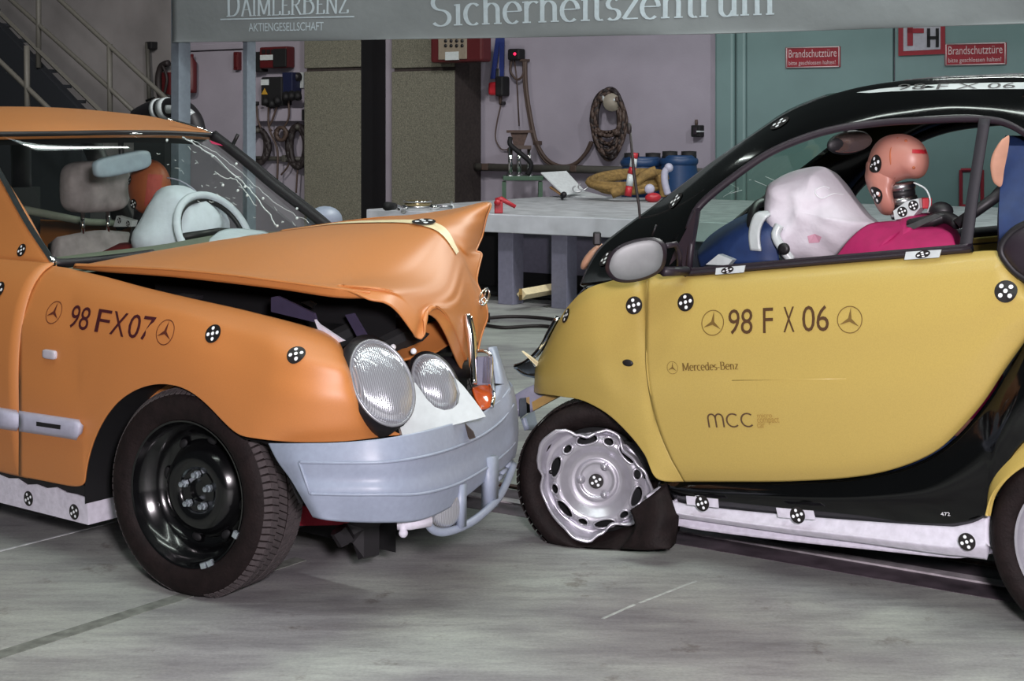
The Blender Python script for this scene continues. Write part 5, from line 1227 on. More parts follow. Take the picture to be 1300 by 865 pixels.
# head: silhouette from the side
hc = S_(1139, 214, .38)
kx = hc.y/F
def hp_(x, y, w): return S_(x, y, w)
prof_b = [(1100,212),(1099,225),(1102,240),(1108,252),(1112,262),(1120,272),(1131,273),(1137,266),(1136,254),(1135,242),(1140,230),(1152,226),(1165,227),(1174,222),(1179,210),(1178,195),(1170,181),(1155,172),(1138,170),(1120,175),(1107,189)]
def puffed(px, cx, cy, w0, hw, n=64, rings=12, pw=2.4):
    ol = cr([V((x, y, 0)) for x, y in px], n, True); vs = []; fs = []
    for side in (-1, 1):
        for i in range(rings):
            f = 1-i/rings; h = hw*(1-f**pw)**.5
            for p in ol: vs.append(S_(cx+(p.x-cx)*f, cy+(p.y-cy)*f, w0+side*h))
        vs.append(S_(cx, cy, w0+side*hw))
    m1 = rings*n+1
    for s_ in (0, 1):
        b = s_*m1
        for i in range(rings-1):
            for k in range(n): fs.append((b+i*n+k, b+i*n+(k+1) % n, b+(i+1)*n+(k+1) % n, b+(i+1)*n+k))
        for k in range(n): fs.append((b+(rings-1)*n+k, b+(rings-1)*n+(k+1) % n, b+rings*n))
    return vs, fs
vs, fs = puffed([(1100,212),(1102,226),(1112,234),(1126,236),(1140,231),(1152,227),(1165,227),(1174,222),(1179,210),(1178,195),(1170,181),(1155,172),(1138,170),(1120,175),(1107,189)], 1139, 204, .38, .085)
head = build('head', vs, fs, M['skin'], dm1, recalc=True)
v2, f2 = puffed([(1101,205),(1099,216),(1098,226),(1102,240),(1108,252),(1112,262),(1120,272),(1131,273),(1137,266),(1136,254),(1135,242),(1138,225),(1132,208),(1116,200)], 1119, 236, .38, .072, pw=3.2)
build('face', v2, f2, M['skin'], head, recalc=True)
k_n = len(vs); vs = vs+v2; fs = fs+[tuple(i+k_n for i in f) for f in f2]
hT = bvh(vs, fs)
# brow ridge, nose and mouth of the moulded face
MB().tube(cr(decpix([(1136, 226), (1131, 208), (1131, 190), (1140, 175)], hT, -.002), 16), .003, 6).build('skull_cap_seam', M['skin2'], head)
build('red_label', *patch([(1158, 189.5), (1176, 190), (1177, 195.5), (1158, 194.5)], hT, .003), M['redp'], head, smooth=False)
for x, y in ((1150, 179), (1160, 213)): MB().sphere(hit(hT, x, y)[0], .005).build('screw_hole', M['skin2'], head)
target_sticker(dm1, hT, 1112, 208, .030, .4); target_sticker(dm1, hT, 1112, 248, .030, .4)
# segmented neck
nt_, nb_ = S_(1143, 232, .38), S_(1150, 276, .39)
nk = thing  # placeholder name
dirn = (nt_-nb_).normalized()
for k in range(5):
    p = nb_+(nt_-nb_)*(k+.5)/5
    big = k % 2 == 0
    MB().lathe(p-dirn*.012, dirn, [(.0, 0), (.046 if big else .042, 0), (.048 if big else .043, .012), (.046 if big else .042, .022), (0, .022)], 28).build('neck_disc', M['steel'] if big else M['black'], dm1)
cl = S_(1150, 270, .30)
q = [S_(x, y, .325) for x, y in ((1134, 268), (1150, 256), (1166, 252), (1168, 264), (1158, 276), (1136, 279))]
nbk = build('neck_bracket', q, [tuple(t) for t in tessellate_polygon([q])], M['trimwhite'], dm1, smooth=False, thick=.05)
qt = bvh(q, [tuple(t) for t in tessellate_polygon([q])])
for x, y in ((1146, 269), (1160, 261)): target_sticker(dm1, qt, x, y, .017, .4)
mb = MB(); mb.tube(cr([S_(1160, 232, .33), S_(1175, 240, .33), S_(1181, 255, .33), S_(1178, 270, .34)], 14), .003); mb.build('sensor_wire', M['trimwhite'], dm1)
mb = MB(); mb.box(S_(1176, 258, .36), (.03, .03, .035)); mb.build('sensor_block', M['redp'], dm1, smooth=False, bevel=.004)
mb = MB(); mb.tube(cr([S_(1155, 286, .26), S_(1180, 281, .25), S_(1200, 276, .27), S_(1216, 284, .24)], 14), .020); mb.ellipsoid(S_(1195, 268, .33), (SD*.04, SN*.03, Z*.03), 12, 8); mb.build('shoulder_harness', M['black'], dm1)
mb = MB(); mb.prism([S_(1150, 287, .22), S_(1186, 272, .22), S_(1196, 274, .22), S_(1160, 291, .22)], SN*.01); mb.build('harness_clip', M['steel'], dm1, smooth=False)

# driver of the sedan
db = OR.P(-2.05, 1.25, .55)
dm2 = thing('crash_dummy', db, 'orange-headed crash dummy in dark red shirt behind the sedan windscreen', 'dummy', 'crash test dummies')
hc2 = O_(190, 238, 1.25)
mb = MB()
def headfn(p, q):
    return p+D*.02*max(0, -q.z)*(1 if q.x > 0 else 0)
mb.ellipsoid(hc2, (D*.105, N*.085, Z*.125), 28, 18, headfn); h2 = mb.build('head', M['skin2'], dm2)
h2T = bvh(mb.v, mb.f)
MB().ellipsoid(hc2+D*.11-Z*.02, (D*.018, N*.016, Z*.03), 10, 8).build('nose', M['skin2'], h2)
build('red_label', *patch([(188, 221), (207, 222), (202, 258), (183, 262)], h2T, .003), mat('pale_red_label', (.42, .07, .05), .7), h2, smooth=False)
target_sticker(dm2, h2T, 163, 229, .020, .4); 
MB().tube([hc2-Z*.11-D*.02, hc2-Z*.25-D*.06], .055, 16).build('neck', M['black'], dm2)
q = [O_(x, y, 1.13) for x, y in ((148, 274), (168, 280), (166, 288), (144, 288))]; build('neck_bracket', q, [(0, 1, 2, 3)], M['trimwhite'], dm2, smooth=False, thick=.03)
qt = bvh([O_(x, y, 1.13) for x, y in ((130, 240), (190, 240), (190, 300), (130, 300))], [(0, 1, 2, 3)]); target_sticker(dm2, qt, 170, 259, .022, .4)
for x, y in ((152, 280), (163, 284)): target_sticker(dm2, qt, x, y, .013, .4)
shl = hc2-Z*.30-D*.08
path = [db, db*.5+shl*.5, shl-Z*.06, shl+Z*.01, shl+Z*.05]
loft('torso', [ring(p, a, b, N, D, 28) for p, (a, b) in zip(path, [(.17, .12), (.19, .13), (.23, .13), (.19, .11), (.08, .07)])], M['redshirt'], dm2)
for s in (-1, 1):
    s0 = shl+N*s*.20-Z*.03; el = s0+D*.18-Z*.22; ha = el+D*.22+Z*.06
    loft('sleeve', [ring(q, r, r, N, D, 18, 2) for q, r in ((s0, .07), (s0*.5+el*.5, .065), (el, .055))], M['redshirt'], dm2)
    loft('forearm', [ring(q, r, r, N, Z, 16, 2) for q, r in ((el, .046), (ha, .03))], M['skin2'], dm2)
# ------------------------------------------------------------------ banner with its posts
bpx = [(218, 53.5), (300, 53), (400, 52), (500, 50), (600, 48.5), (700, 47), (800, 45), (900, 43), (1000, 40), (1100, 37), (1200, 33.5), (1300, 30), (1420, 26)]
def bY(x): return 10.9-(x-218)/(1300-218)*1.8
bot = [depth(x, y, bY(x)) for x, y in bpx]
bn = (V((bot[-1].y-bot[0].y, -(bot[-1].x-bot[0].x), 0))).normalized(); bn = -bn if bn.y < 0 else bn
brow = [[p+bn*.012*math.sin(i*1.7+j*1.3)*(1 if j else .6)+Z*h for i, p in enumerate(bot)] for j, h in enumerate((0, .05, .3, .7, 1.1))]
bvv = surf(brow, 90, 20); ban = build('banner', *bvv, M['banner'], None, thick=.004, toward=CAM)
tag(ban, 'long grey cloth banner with pale lettering across the top', 'banner')
BNT = bvh(*bvv)
def btext(poly, xl, yl, xr, yr, hpx, name='lettering'):
    a, b = hit(BNT, xl, yl)[0], hit(BNT, xr, yr)[0]
    o = place(poly, a, b, hpx*bY(xl)/F, (BNT, bn), .004, name, M['bannertext'], None, uy=Z); off = V(ban.location); o.parent = ban
    o.location = V(o.location)-off; return o
btext(serif_text('Sicherheitszentrum', .10, .035), 547, 33.5, 983, 18.5, 40)
btext(serif_text('DAIMLERBENZ', .105, .035, [1.25]+[1]*6+[1.25]+[1]*3), 288, 21.5, 443, 17, 30)
btext(text_poly('AKTIENGESELLSCHAFT', .95), 316, 40, 411, 38.5, 10.5)
a, b = hit(BNT, 280, 25.5)[0], hit(BNT, 450, 22)[0]
up_ = [drop(BNT, a+(b-a)*k/30+Z*h, bn, .004) for h in (0, .009) for k in range(31)]; o = build('underline', up_, [(k, k+1, k+32, k+31) for k in range(30)], M['bannertext'], None, smooth=False); off = V(ban.location); o.parent = ban; o.location = V(o.location)-off
def bpost(x0, x1, label, sw):
    p = depth(x0, YH, bY(x0)+.16); w = (x1-x0)/F*p.y/.86
    mb = MB(); c = p+WL.d*w/2; mb.box(V((c.x, c.y, 1.6))+WL.n*sw/2, (w, sw, 3.2), (WL.d, WL.n, Z)); r = thing('banner_post', V((c.x, c.y, 0)), label, 'post', 'square banner posts')
    mb.build('shaft', M['post'], r, smooth=False, bevel=.004)
    MB().box(V((c.x, c.y, .01))+WL.n*sw/2, (w*2.4, sw*2.2, .02), (WL.d, WL.n, Z)).build('foot_plate', M['post'], r, smooth=False)
bpost(217, 229, 'thicker grey square post at the left end of the banner', .12); bpost(308, 315, 'slim grey square post under the banner beside the wall sockets', .09)
# ------------------------------------------------------------------ staircase
def T_(px, py, w=-3): return WL.at(px, py, w)
sr = thing('staircase', V((T_(40, 0).x, T_(40, 0).y, 0)), 'dark steel staircase with olive tube railings', 'staircase')
mb = MB(); mb.prism([T_(-140, -60), T_(-140, 400), T_(104, 400), T_(104, 142), T_(97, 136), T_(0, 34)], WL.n*.12); mb.build('stair_flank', mat('dark_stair_steel', (.006, .008, .012), .7), sr, smooth=False)
mb = MB(); mb.tube([T_(-150, -118, -3.02), T_(0, 17, -3.02), T_(125, 139, -3.02), T_(150, 163, -3.02)], .03, 4); mb.build('stringer', M['railing'], sr, smooth=False)
for k in range(7):
    p = T_(-30+18*k, 12+19.5*k, -2.7); MB().box(p, (.28, .5, .04), ax).build('stair_tread', MATS['dark_stair_steel'], sr, smooth=False)
def rail(pts, r=.028, w=-3.0, name='handrail'): MB().tube([T_(x, y, w) for x, y in pts], r, 8).build(name, M['railing'], sr)
rail([(-60, -126), (76, 0), (215, 129), (235, 148)]); rail([(-60, -68), (14, 0), (139, 112), (185, 156)]); rail([(-60, 24), (0, 78), (59, 135), (80, 155)], .028, -4.0)
rail([(49, -30), (49, 86)], .032, -3, 'railing_post'); rail([(139, 56), (140, 175)], .032, -3, 'railing_post'); rail([(34, 58), (35, 175)], .032, -4.0, 'railing_post')
# ------------------------------------------------------------------ wall fittings, left
def wp_(px, py, w=-.02): return WL.at(px, py, w)
def wallbox(parent, name, x0, y0, x1, y1, d, m, w0=0, bevel=.01):
    a = WL.at(x0, y0, w0-d); b = WL.at(x1, y1, w0-d); la, lb = WL.lwz(a)[0], WL.lwz(b)[0]
    return MB().box(WL.P((la+lb)/2, w0-d/2, (a.z+b.z)/2), (lb-la, d, a.z-b.z), ax).build(name, m, parent, smooth=False, bevel=bevel)
def hung(name, px, py, label, cat, group=None): return thing(name, wp_(px, py, 0), label, cat, group)
# fire hose and pole left of the banner post
t = hung('wall_pole', 188, 110, 'thin dark pole leaning on the wall by the stair', 'pole')
MB().tube([wp_(187, 54, -.1), wp_(190, 140, -.12)], .03).build('pole', M['railing'], t); wallbox(t, 'pole_head', 184, 53, 192, 62, .12, M['columnblack']); MB().tube([wp_(186, 128, -.14), wp_(195, 124, -.14), wp_(193, 140, -.14)], .02).build('pole_hook', M['columnblack'], t)
t = hung('hose_reel', 208, 100, 'black coiled hose on the wall left of the banner', 'hose')
MB().tube(cr([wp_(214, 80, -.1), wp_(205, 84, -.1), wp_(201, 100, -.1), wp_(203, 120, -.1), wp_(211, 132, -.1), wp_(215, 120, -.1)], 30), .045).build('hose', M['cable'], t); wallbox(t, 'reel_plate', 205, 92, 216, 128, .1, M['redbox'])
MB().tube(cr([wp_(206, 82, -.12), wp_(212, 100, -.12), wp_(208, 122, -.12)], 12), .02).build('hose_loop', M['cable'], t)
# striped roll behind the sedan's roof
t = thing('striped_roll', V((T_(225, 150, -5).x, T_(225, 150, -5).y, 0)), 'black roll with two white bands behind the sedan roof', 'roll')
pp = [T_(x, y, -5) for x, y in ((175, 150), (190, 142), (205, 138), (222, 137), (236, 142), (246, 156))]
MB().tube(cr(pp+[T_(250, 180, -5)], 30), [.09]*30, 16).build('roll', M['black'], t)
for x, y in ((203, 138), (213, 137.5)):
    pass
for (x0, y0, x1, y1) in ((199, 139, 203, 138.3), (207, 138, 214, 137)):
    MB().tube([T_(x0, y0, -5), T_(x1, y1, -5)], .098, 20).build('white_band', M['trimwhite'], t)
MB().box(T_(205, 150, -4.9)-Z*.62, (.4, .3, .9), ax).build('trolley_body', M['dark'], t, smooth=False); MB().tube(cr([T_(214, 138, -5.05), T_(232, 140, -5.05), T_(243, 148, -5.05)], 12), .05, 10).build('white_lid', M['trimwhite'], t)
# red alarm box edge next to the first post
t = hung('alarm_box', 298, 80, 'small red box on the wall beside the slim post', 'box'); wallbox(t, 'case', 296, 66, 302, 89, .12, M['redbox']); wallbox(t, 'cover', 297, 70, 301, 86, .13, M['redbox'])
t = hung('extinguisher', 244, 110, 'narrow red extinguisher behind the thick post', 'extinguisher'); MB().lathe(wp_(243, 118, -.15), Z, [(0, 0), (.07, 0), (.075, .05), (.075, .40), (.03, .47), (.03, .52), (0, .52)], 20).build('cylinder', M['redbox'], t); MB().tube([wp_(243, 85, -.15), wp_(247, 92, -.15)], .015).build('nozzle', M['black'], t)
# electrical distribution boxes
t = hung('distribution_box', 345, 73, 'upper red and black wall box with white label', 'box'); wallbox(t, 'case', 329, 60, 364, 86, .16, M['redbox'], 0, .02); wallbox(t, 'front_panel', 346, 62, 363, 85, .17, M['columnblack']); wallbox(t, 'side_box', 319, 66, 331, 91, .14, M['columnblack']); wallbox(t, 'label_plate', 330, 70, 346, 76, .175, M['trimwhite'], 0, .001)
for k in range(3): wallbox(t, 'breaker', 332+6*k, 63, 336+6*k, 68, .18, M['columnblack'], 0, .002)
t = hung('socket_box', 345, 116, 'lower black wall box with plugs and warning triangle', 'box'); wallbox(t, 'case', 331, 98, 358, 134, .2, M['columnblack'], 0, .02); wallbox(t, 'blue_socket', 358, 92, 371, 124, .18, mat('dark_blue_socket', (.008, .012, .045), .5)); wallbox(t, 'label_plate', 331, 101, 341, 108, .205, M['trimwhite'], 0, .001)
mb = MB(); mb.prism([wp_(332, 120, -.206), wp_(340, 120, -.206), wp_(336, 112, -.206)], -WL.n*.004); mb.build('warning_triangle', mat('warning_yellow', (.45, .26, .03), .5), t, smooth=False)
for x, y in ((337, 125), (345, 128), (352, 124), (363, 119), (370, 118), (378, 118)): MB().tube([wp_(x, y, -.2), wp_(x+1, y+7, -.24)], .045, 10).build('plug', M['columnblack'], t)
for x in (372, 380): MB().lathe(wp_(x, 98, -.02), -WL.n, [(.06, 0), (.06, .08), (.035, .1), (0, .1)], 16).build('round_socket', M['black'], t)
wallbox(t, 'socket_plate', 371, 92, 385, 112, .03, M['trimwhite'])
# wall shelf
t = hung('wall_ledge', 350, 145, 'pale ledge on the wall under the sockets', 'shelf'); wallbox(t, 'ledge', 322, 138, 385, 154, .12, M['wall']); wallbox(t, 'end_bracket', 383, 139, 386, 153, .14, M['columnblack'], 0, .002)
t = hung('wall_conduit', 350, 200, 'thin dark conduit low on the wall beneath the coiled cables', 'pipe'); MB().tube([wp_(322, 201, -.05), wp_(386, 202, -.05)], .03).build('conduit', M['railing'], t); wallbox(t, 'clip', 357, 197, 362, 206, .08, M['railing'])
# hanging cables and coils
def hangcable(pts, r, m, label, extra=None, group='cables hanging from the wall sockets', w=-.16):
    t = thing('hanging_cable', wp_(pts[0][0], pts[0][1], 0), label, 'cable', group); MB().tube(cr([wp_(x, y, w) for x, y in pts], max(12, 6*len(pts))), r, 6).build('cord', m, t)
    MB().tube([wp_(pts[0][0], pts[0][1]-3, w), wp_(pts[0][0], pts[0][1]+2, w)], r*2.2, 8).build('plug', M['columnblack'], t); return t
hangcable([(326, 132), (327, 150), (331, 162)], .014, M['cablebrown'], 'leftmost thin cord dropping from the lower wall box')
hangcable([(341, 134), (341, 160), (345, 166)], .014, M['cablebrown'], 'second cord dropping straight down from the lower wall box')
hangcable([(352, 134), (346, 152), (342, 164), (352, 190), (352, 228)], .014, M['cablebrown'], 'brown cord crossing leftward below the lower wall box')
hangcable([(366, 124), (367, 146), (363, 158), (358, 163)], .014, M['cablebrown'], 'cord curving left above the brown coil')
def coil(px, py, rx, ry, r, turns, m, label, ang=0, full=True, open_=0):
    t = hung('cable_coil', px, py-ry, label, 'cable', 'coiled cables on the wall')
    for k in range(turns):
        a_, b_ = rx*random.uniform(.82, 1.08), ry*random.uniform(.9, 1.06); ox = random.uniform(-2, 2)*rx/15
        MB().tube([wp_(px+ox+a_*math.cos(s), py+b_*math.sin(s), -.08-.04*random.random()) for s in [2*PI*i/36 for i in range(36)]], r, 6, True).build('turn', m, t)
    MB().tube([wp_(px, py-ry-2, 0), wp_(px, py-ry+2, -.16)], .03).build('hook', M['railing'], t); return t
coil(327, 186, 14, 22, .032, 6, M['cable'], 'black cable coil hanging below the sockets beside the slim post')
coil(378, 186, 12, 26, .035, 7, M['cable'], 'thick black cable coil against the concrete column')
t = hung('cable_bundle', 357, 168, 'small brown cable bundle hanging between the black coils', 'cable', 'coiled cables on the wall')
for k in range(6): MB().tube([wp_(357+8*math.cos(s)*random.uniform(.6, 1), 170+8*math.sin(s), -.1-.02*k) for s in [2*PI*i/24 for i in range(24)]], .025, 6, True).build('turn', M['cablebrown'], t)
hangcable([(362, 176), (367, 195), (366, 210), (357, 222)], .012, M['cablebrown'], 'thin brown cord trailing from the brown bundle', None, 'coiled cables on the wall', -.1)
hangcable([(378, 212), (377, 228), (376, 245)], .012, M['cablebrown'], 'thin cord trailing from the thick black coil', None, 'coiled cables on the wall', -.1)
# ------------------------------------------------------------------ red box on the column
t = hung('red_case', 578, 65, 'red wall case with cream panel on the right-hand column', 'box')
wallbox(t, 'case', 546, 30, 612, 78, .2, M['redbox'], -.52, .03); wallbox(t, 'panel', 556, 30, 592, 75, .215, mat('cream_panel', (.24, .20, .15), .6), -.52, .01); wallbox(t, 'label_plate', 565, 66, 582, 76, .22, M['trimwhite'], -.52, .002)
for k in range(8): MB().lathe(wp_(566+(k % 4)*7, 52+6*(k//4), -.735), -WL.n, [(.02, 0), (.02, .01), (0, .01)], 8).build('button', M['black'], t)
# strap with red tensioner
t = hung('lifting_strap', 633, 60, 'blue strap with red tensioner hanging on the lilac wall', 'strap')
for x0, x1 in ((633, 626), (638, 637)):
    a, b = wp_(x0, 47, -.08), wp_(x1, 100, -.1); mb = MB(); mb.prism([a-WL.d*.03, a+WL.d*.03, b+WL.d*.03, b-WL.d*.03], -WL.n*.015); mb.build('webbing', mat('blue_webbing', (.015, .03, .16), .7), t, smooth=False)
wallbox(t, 'tensioner', 619, 104, 633, 121, .14, M['redp'], 0, .03); wallbox(t, 'ratchet', 628, 97, 638, 122, .16, M['columnblack'], 0, .02); wallbox(t, 'buckle', 629, 87, 634, 99, .12, M['steel'], 0, .01)
MB().tube([wp_(635, 118, -.05), wp_(635.5, 132, -.05)], .02).build('strap_tail', M['cablebrown'], t); wallbox(t, 'tail_clip', 633, 129, 639, 133, .06, M['black'])
# thermostat box
t = hung('sensor_box', 652, 70, 'small black wall box with red lamp and cables', 'box'); wallbox(t, 'case', 644, 62, 659, 76, .14, M['columnblack'], 0, .02); MB().sphere(wp_(653.5, 68.5, -.145), .018).build('indicator_lamp', mat('red_lamp', (.8, .02, .05), .3, emit=(1, .02, .1, 1.5)), t)
MB().tube(cr([wp_(650, 76, -.08), wp_(648, 90, -.08), wp_(656, 101, -.08), wp_(664, 95, -.08), wp_(665, 77, -.08)], 20), .014).build('cable_loop', M['cablebrown'], t); MB().tube([wp_(653, 76, -.08), wp_(656, 100, -.08), wp_(659, 160, -.06)], .008).build('thin_wire', M['cablebrown'], t)
wallbox(t, 'wire_clip', 659, 75, 667, 78, .1, M['cablebrown'], 0, .005)
# swagging cable from the box to the coil
for k, (dx, dy, r, lab) in enumerate(((0, 0, .022, 'thicker brown cable sagging from the sensor box to the big coil'), (-2.5, 2, .014, 'thinner brown cable sagging just below the thicker one'))):
    t = hung('sagging_cable', 668+dx, 78, lab, 'cable', 'cables sagging along the lilac wall')
    MB().tube(cr([wp_(667+dx, 77, -.07), wp_(668+dx, 110, -.07), wp_(674+dx, 150, -.07), wp_(681+dx, 180, -.07), wp_(694+dx, 202+dy, -.07), wp_(712+dx, 211+dy, -.07), wp_(730+dx, 208+dy, -.07), wp_(744+dx, 194+dy, -.07), wp_(752+dx, 180, -.07)], 50), r).build('cord', M['cablebrown'], t)
    wallbox(t, 'cord_clip', 679+dx, 179, 683+dx, 184, .09, M['cablebrown'], 0, .004)
t = hung('loop_wire', 634, 135, 'faint thin wire looping beside the strap', 'wire'); MB().tube(cr([wp_(636, 133, -.04), wp_(631, 155, -.04), wp_(629, 175, -.04), wp_(636, 189, -.04), wp_(646, 190, -.04)], 24), .008).build('wire', M['cablebrown'], t); wallbox(t, 'end_clip', 644, 188, 647, 192, .05, M['cablebrown'], 0, .002)
# the big coil
t = hung('cable_coil', 773, 120, 'big brown cable coil hung high on the lilac wall', 'cable')
for k in range(22):
    cx, cy = 772+random.uniform(-3, 3), 160+random.uniform(-4, 2); a_, b_ = random.uniform(14, 22), random.uniform(36, 46)
    lowr = random.choice([0, 0, -14, -24, -34]) if k > 8 else 0
    pts = []
    for i in range(40):
        s = 2*PI*i/40; y = cy+b_*math.sin(s)
        if math.sin(s) > 0: y = cy+(b_+lowr)*math.sin(s)
        pts.append(wp_(cx+a_*math.cos(s)*(1-.15*math.sin(s)), y, -.08-.12*random.random()))
    MB().tube(cr(pts, 60, True), random.choice([.014, .018, .022]), 5, True).build('turn', random.choice([M['cable'], M['cablebrown'], M['cablebrown']]), t)
MB().tube([wp_(777, 130, 0), wp_(777, 130, -.22)], .10, 16).build('hook', mat('cream_hook', (.28, .25, .2), .6), t)
for k in range(7): MB().tube([wp_(763+3.2*k, 121-.8*abs(k-3)*-.8, -.18), wp_(764.5+3.2*k, 127+.6*abs(k-3), -.2)], .022, 6).build('cable_tie', M['trimwhite'] if k % 2 else M['cablebrown'], t)
# wall pipe
t = hung('wall_pipe', 700, 213, 'long dark pipe running along the lilac wall', 'pipe'); MB().tube([wp_(604, 212, -.12), wp_(780, 216, -.12), wp_(902, 219, -.12)], .045, 10).build('pipe', M['railing'], t)
for x in (615, 727, 860): wallbox(t, 'pipe_clamp', x-4, 207.5+(x-605)*.02, x+4, 216+(x-605)*.02, .17, M['cablebrown'], 0, .01)
# wall switch by the door
t = hung('wall_switch', 883, 165, 'small black wall switch beside the teal door', 'switch'); wallbox(t, 'case', 877, 159, 889, 174, .1, M['columnblack'], 0, .01); wallbox(t, 'rocker', 880, 162, 884, 171, .115, M['seal'], 0, .004); MB().tube([wp_(884, 152, -.03), wp_(884, 160, -.03)], .016).build('cable_entry', M['cablebrown'], t); wallbox(t, 'cap', 884, 166, 888, 168, .12, M['trimwhite'], 0, .002)
# ------------------------------------------------------------------ signs on the fire door
def sign(x0, y0, x1, y1, label, lines, border=True):
    t = thing('fire_door_sign', wp_(x0, y1, -.07), label, 'sign', 'red signs on the teal door')
    w = -.07; q = [wp_(x0, y0[0], w), wp_(x1, y0[1], w), wp_(x1, y1+ (y0[1]-y0[0]), w), wp_(x0, y1, w)]
    mb = MB(); mb.prism(q, -WL.n*.012); mb.build('plate', M['redsign'], t, smooth=False)
    for txt, fl, fr, fy, fh in lines:
        H = (q[0]-q[3]); Wd = (q[2]-q[3]); a = q[3]+Wd*fl+H*fy; b = q[3]+Wd*fr+H*fy
        place(text_poly(txt, 1.0), a, b, H.length*fh, WL.n, .016, 'lettering', M['signtext'], t, uy=Z)
    for k in range(4):
        a, b = q[k], q[(k+1) % 4]; c = sum(q, V((0, 0, 0)))/4; aa = a+(c-a)*.04; bb = b+(c-b)*.04
        MB().tube([aa-WL.n*.013, bb-WL.n*.013], .006, 4).build('border_line', M['signtext'], t)
M['redsign'] = mat('red_sign_enamel', (.24, .016, .026), .5); M['signtext'] = mat('pale_pink_print', (.55, .42, .42), .6)
sign(998, (60.5, 59), 1067, 86.5, 'red sign with two text lines on the left door leaf', [('Brandschutztüre', .06, .94, .50, .38), ('bitte geschlossen halten!', .06, .92, .14, .20)])
sign(1200, (56, 54), 1278, 83.5, 'red sign with two text lines beside the hydrant sign', [('Brandschutztüre', .06, .94, .50, .38), ('bitte geschlossen halten!', .06, .92, .14, .20)])
t = thing('hydrant_sign', wp_(1141, 71, -.07), 'square red-bordered sign with FH letters, partly under the banner', 'sign')
mb = MB(); mb.prism([wp_(1141, 12, -.07), wp_(1200, 10, -.07), wp_(1200, 68.5, -.07), wp_(1141, 71, -.07)], -WL.n*.012); mb.build('plate', M['redsign'], t, smooth=False)
mb = MB(); mb.prism([wp_(1147, 18, -.083), wp_(1194, 16, -.083), wp_(1194, 62.5, -.083), wp_(1147, 65, -.083)], -WL.n*.003); mb.build('face', mat('pale_sign_face', (.36, .36, .40), .6), t, smooth=False)
mb = MB()
for x0, y0, x1, y1 in ((1152, 24, 1159, 58), (1152, 24, 1176, 30), (1152, 36, 1173, 42)): mb.prism([wp_(x0, y0, -.09), wp_(x1, y0, -.09), wp_(x1, y1, -.09), wp_(x0, y1, -.09)], -WL.n*.003)
mb.build('letter_f', M['redsign'], t, smooth=False)
mb = MB()
for x0, y0, x1, y1 in ((1177, 36, 1181, 60), (1188, 36, 1192, 60), (1177, 46, 1192, 50)): mb.prism([wp_(x0, y0, -.09), wp_(x1, y0, -.09), wp_(x1, y1, -.09), wp_(x0, y1, -.09)], -WL.n*.003)
mb.build('letter_h', M['columnblack'], t, smooth=False)
# framed notice seen through the car
t = thing('framed_notice', wp_(1232, 262, -.07), 'tall red-framed notice on the door seen through the yellow car', 'notice')
mb = MB()
for a, b in (((1220, 216), (1220, 262)), ((1247, 216), (1247, 262)), ((1220, 216), (1247, 216)), ((1220, 262), (1247, 262))): mb.tube([wp_(*a, -.08), wp_(*b, -.08)], .018, 4)
mb.build('frame', M['redsign'], t, smooth=False); wallbox(t, 'sheet', 1222, 218, 1245, 260, .005, M['teal'], -.062, .0)
# low white ledge on the door side
# ------------------------------------------------------------------ work table
TC = ground(465, 266, .75); TF = Frame((TC.x, TC.y, 0), 33.4)
tb_ = thing('work_table', TF.O, 'large pale work table with violet-grey legs', 'table')
def tbox(l0, l1, w0, w1, z0, z1): return MB().box(TF.P((l0+l1)/2, (w0+w1)/2, (z0+z1)/2), (l1-l0, w1-w0, z1-z0), (TF.d, TF.n, Z))
tbox(0, 5.6, 0, 3.3, .60, .75).build('table_top', M['tabletop'], tb_, smooth=False, bevel=.006)
for k in range(6): tbox(0.01, 5.59, .02+.55*k, .02+.55*k+.545, .750, .753).build('top_board', mat('grey_board', (.40, .42, .43), .65, var=.25, scale=7), tb_, smooth=False)
def leg_at(x): return TF.lwz(TF.at(x, 300, .12))[0]
for x in (480, 645, 713, 860): l = leg_at(x); tbox(l-.075, l+.075, .08, .24, 0, .60).build('leg', M['tableleg'], tb_, smooth=False, bevel=.005)
for l in (.1, 2.8, 5.4): tbox(l-.07, l+.07, 3.0, 3.15, 0, .6).build('leg', M['tableleg'], tb_, smooth=False)
tbox(.9, 5.4, .95, 1.0, .18, .60).build('back_panel', M['tableleg'], tb_, smooth=False)
tbox(0, .9, .9, .96, 0, .60).build('dark_panel', M['dark'], tb_, smooth=False); tbox(.0, 5.5, .5, 3.0, .02, .05).build('bottom_shelf', M['dark'], tb_, smooth=False); tbox(.9, 5.4, 1.0, 1.05, 0, .2).build('dark_panel', M['dark'], tb_, smooth=False)
t = thing('timber_plank', ground(680, 372, .12), 'pale timber offcut lying under the work table', 'plank'); a, b = ground(662, 374, .14), ground(706, 366, .14); mb = MB(); mb.tube([a, b], .045, 4); mb.build('plank', M['cream'], t, smooth=False); mb = MB(); mb.tube([a-V((.02, 0, 0)), a+V((.005, 0, 0))], .046, 4); mb.build('sawn_end', M['rope'], t, smooth=False)
def tz(px, py, dz=0): return ground(px, py, .753+dz)
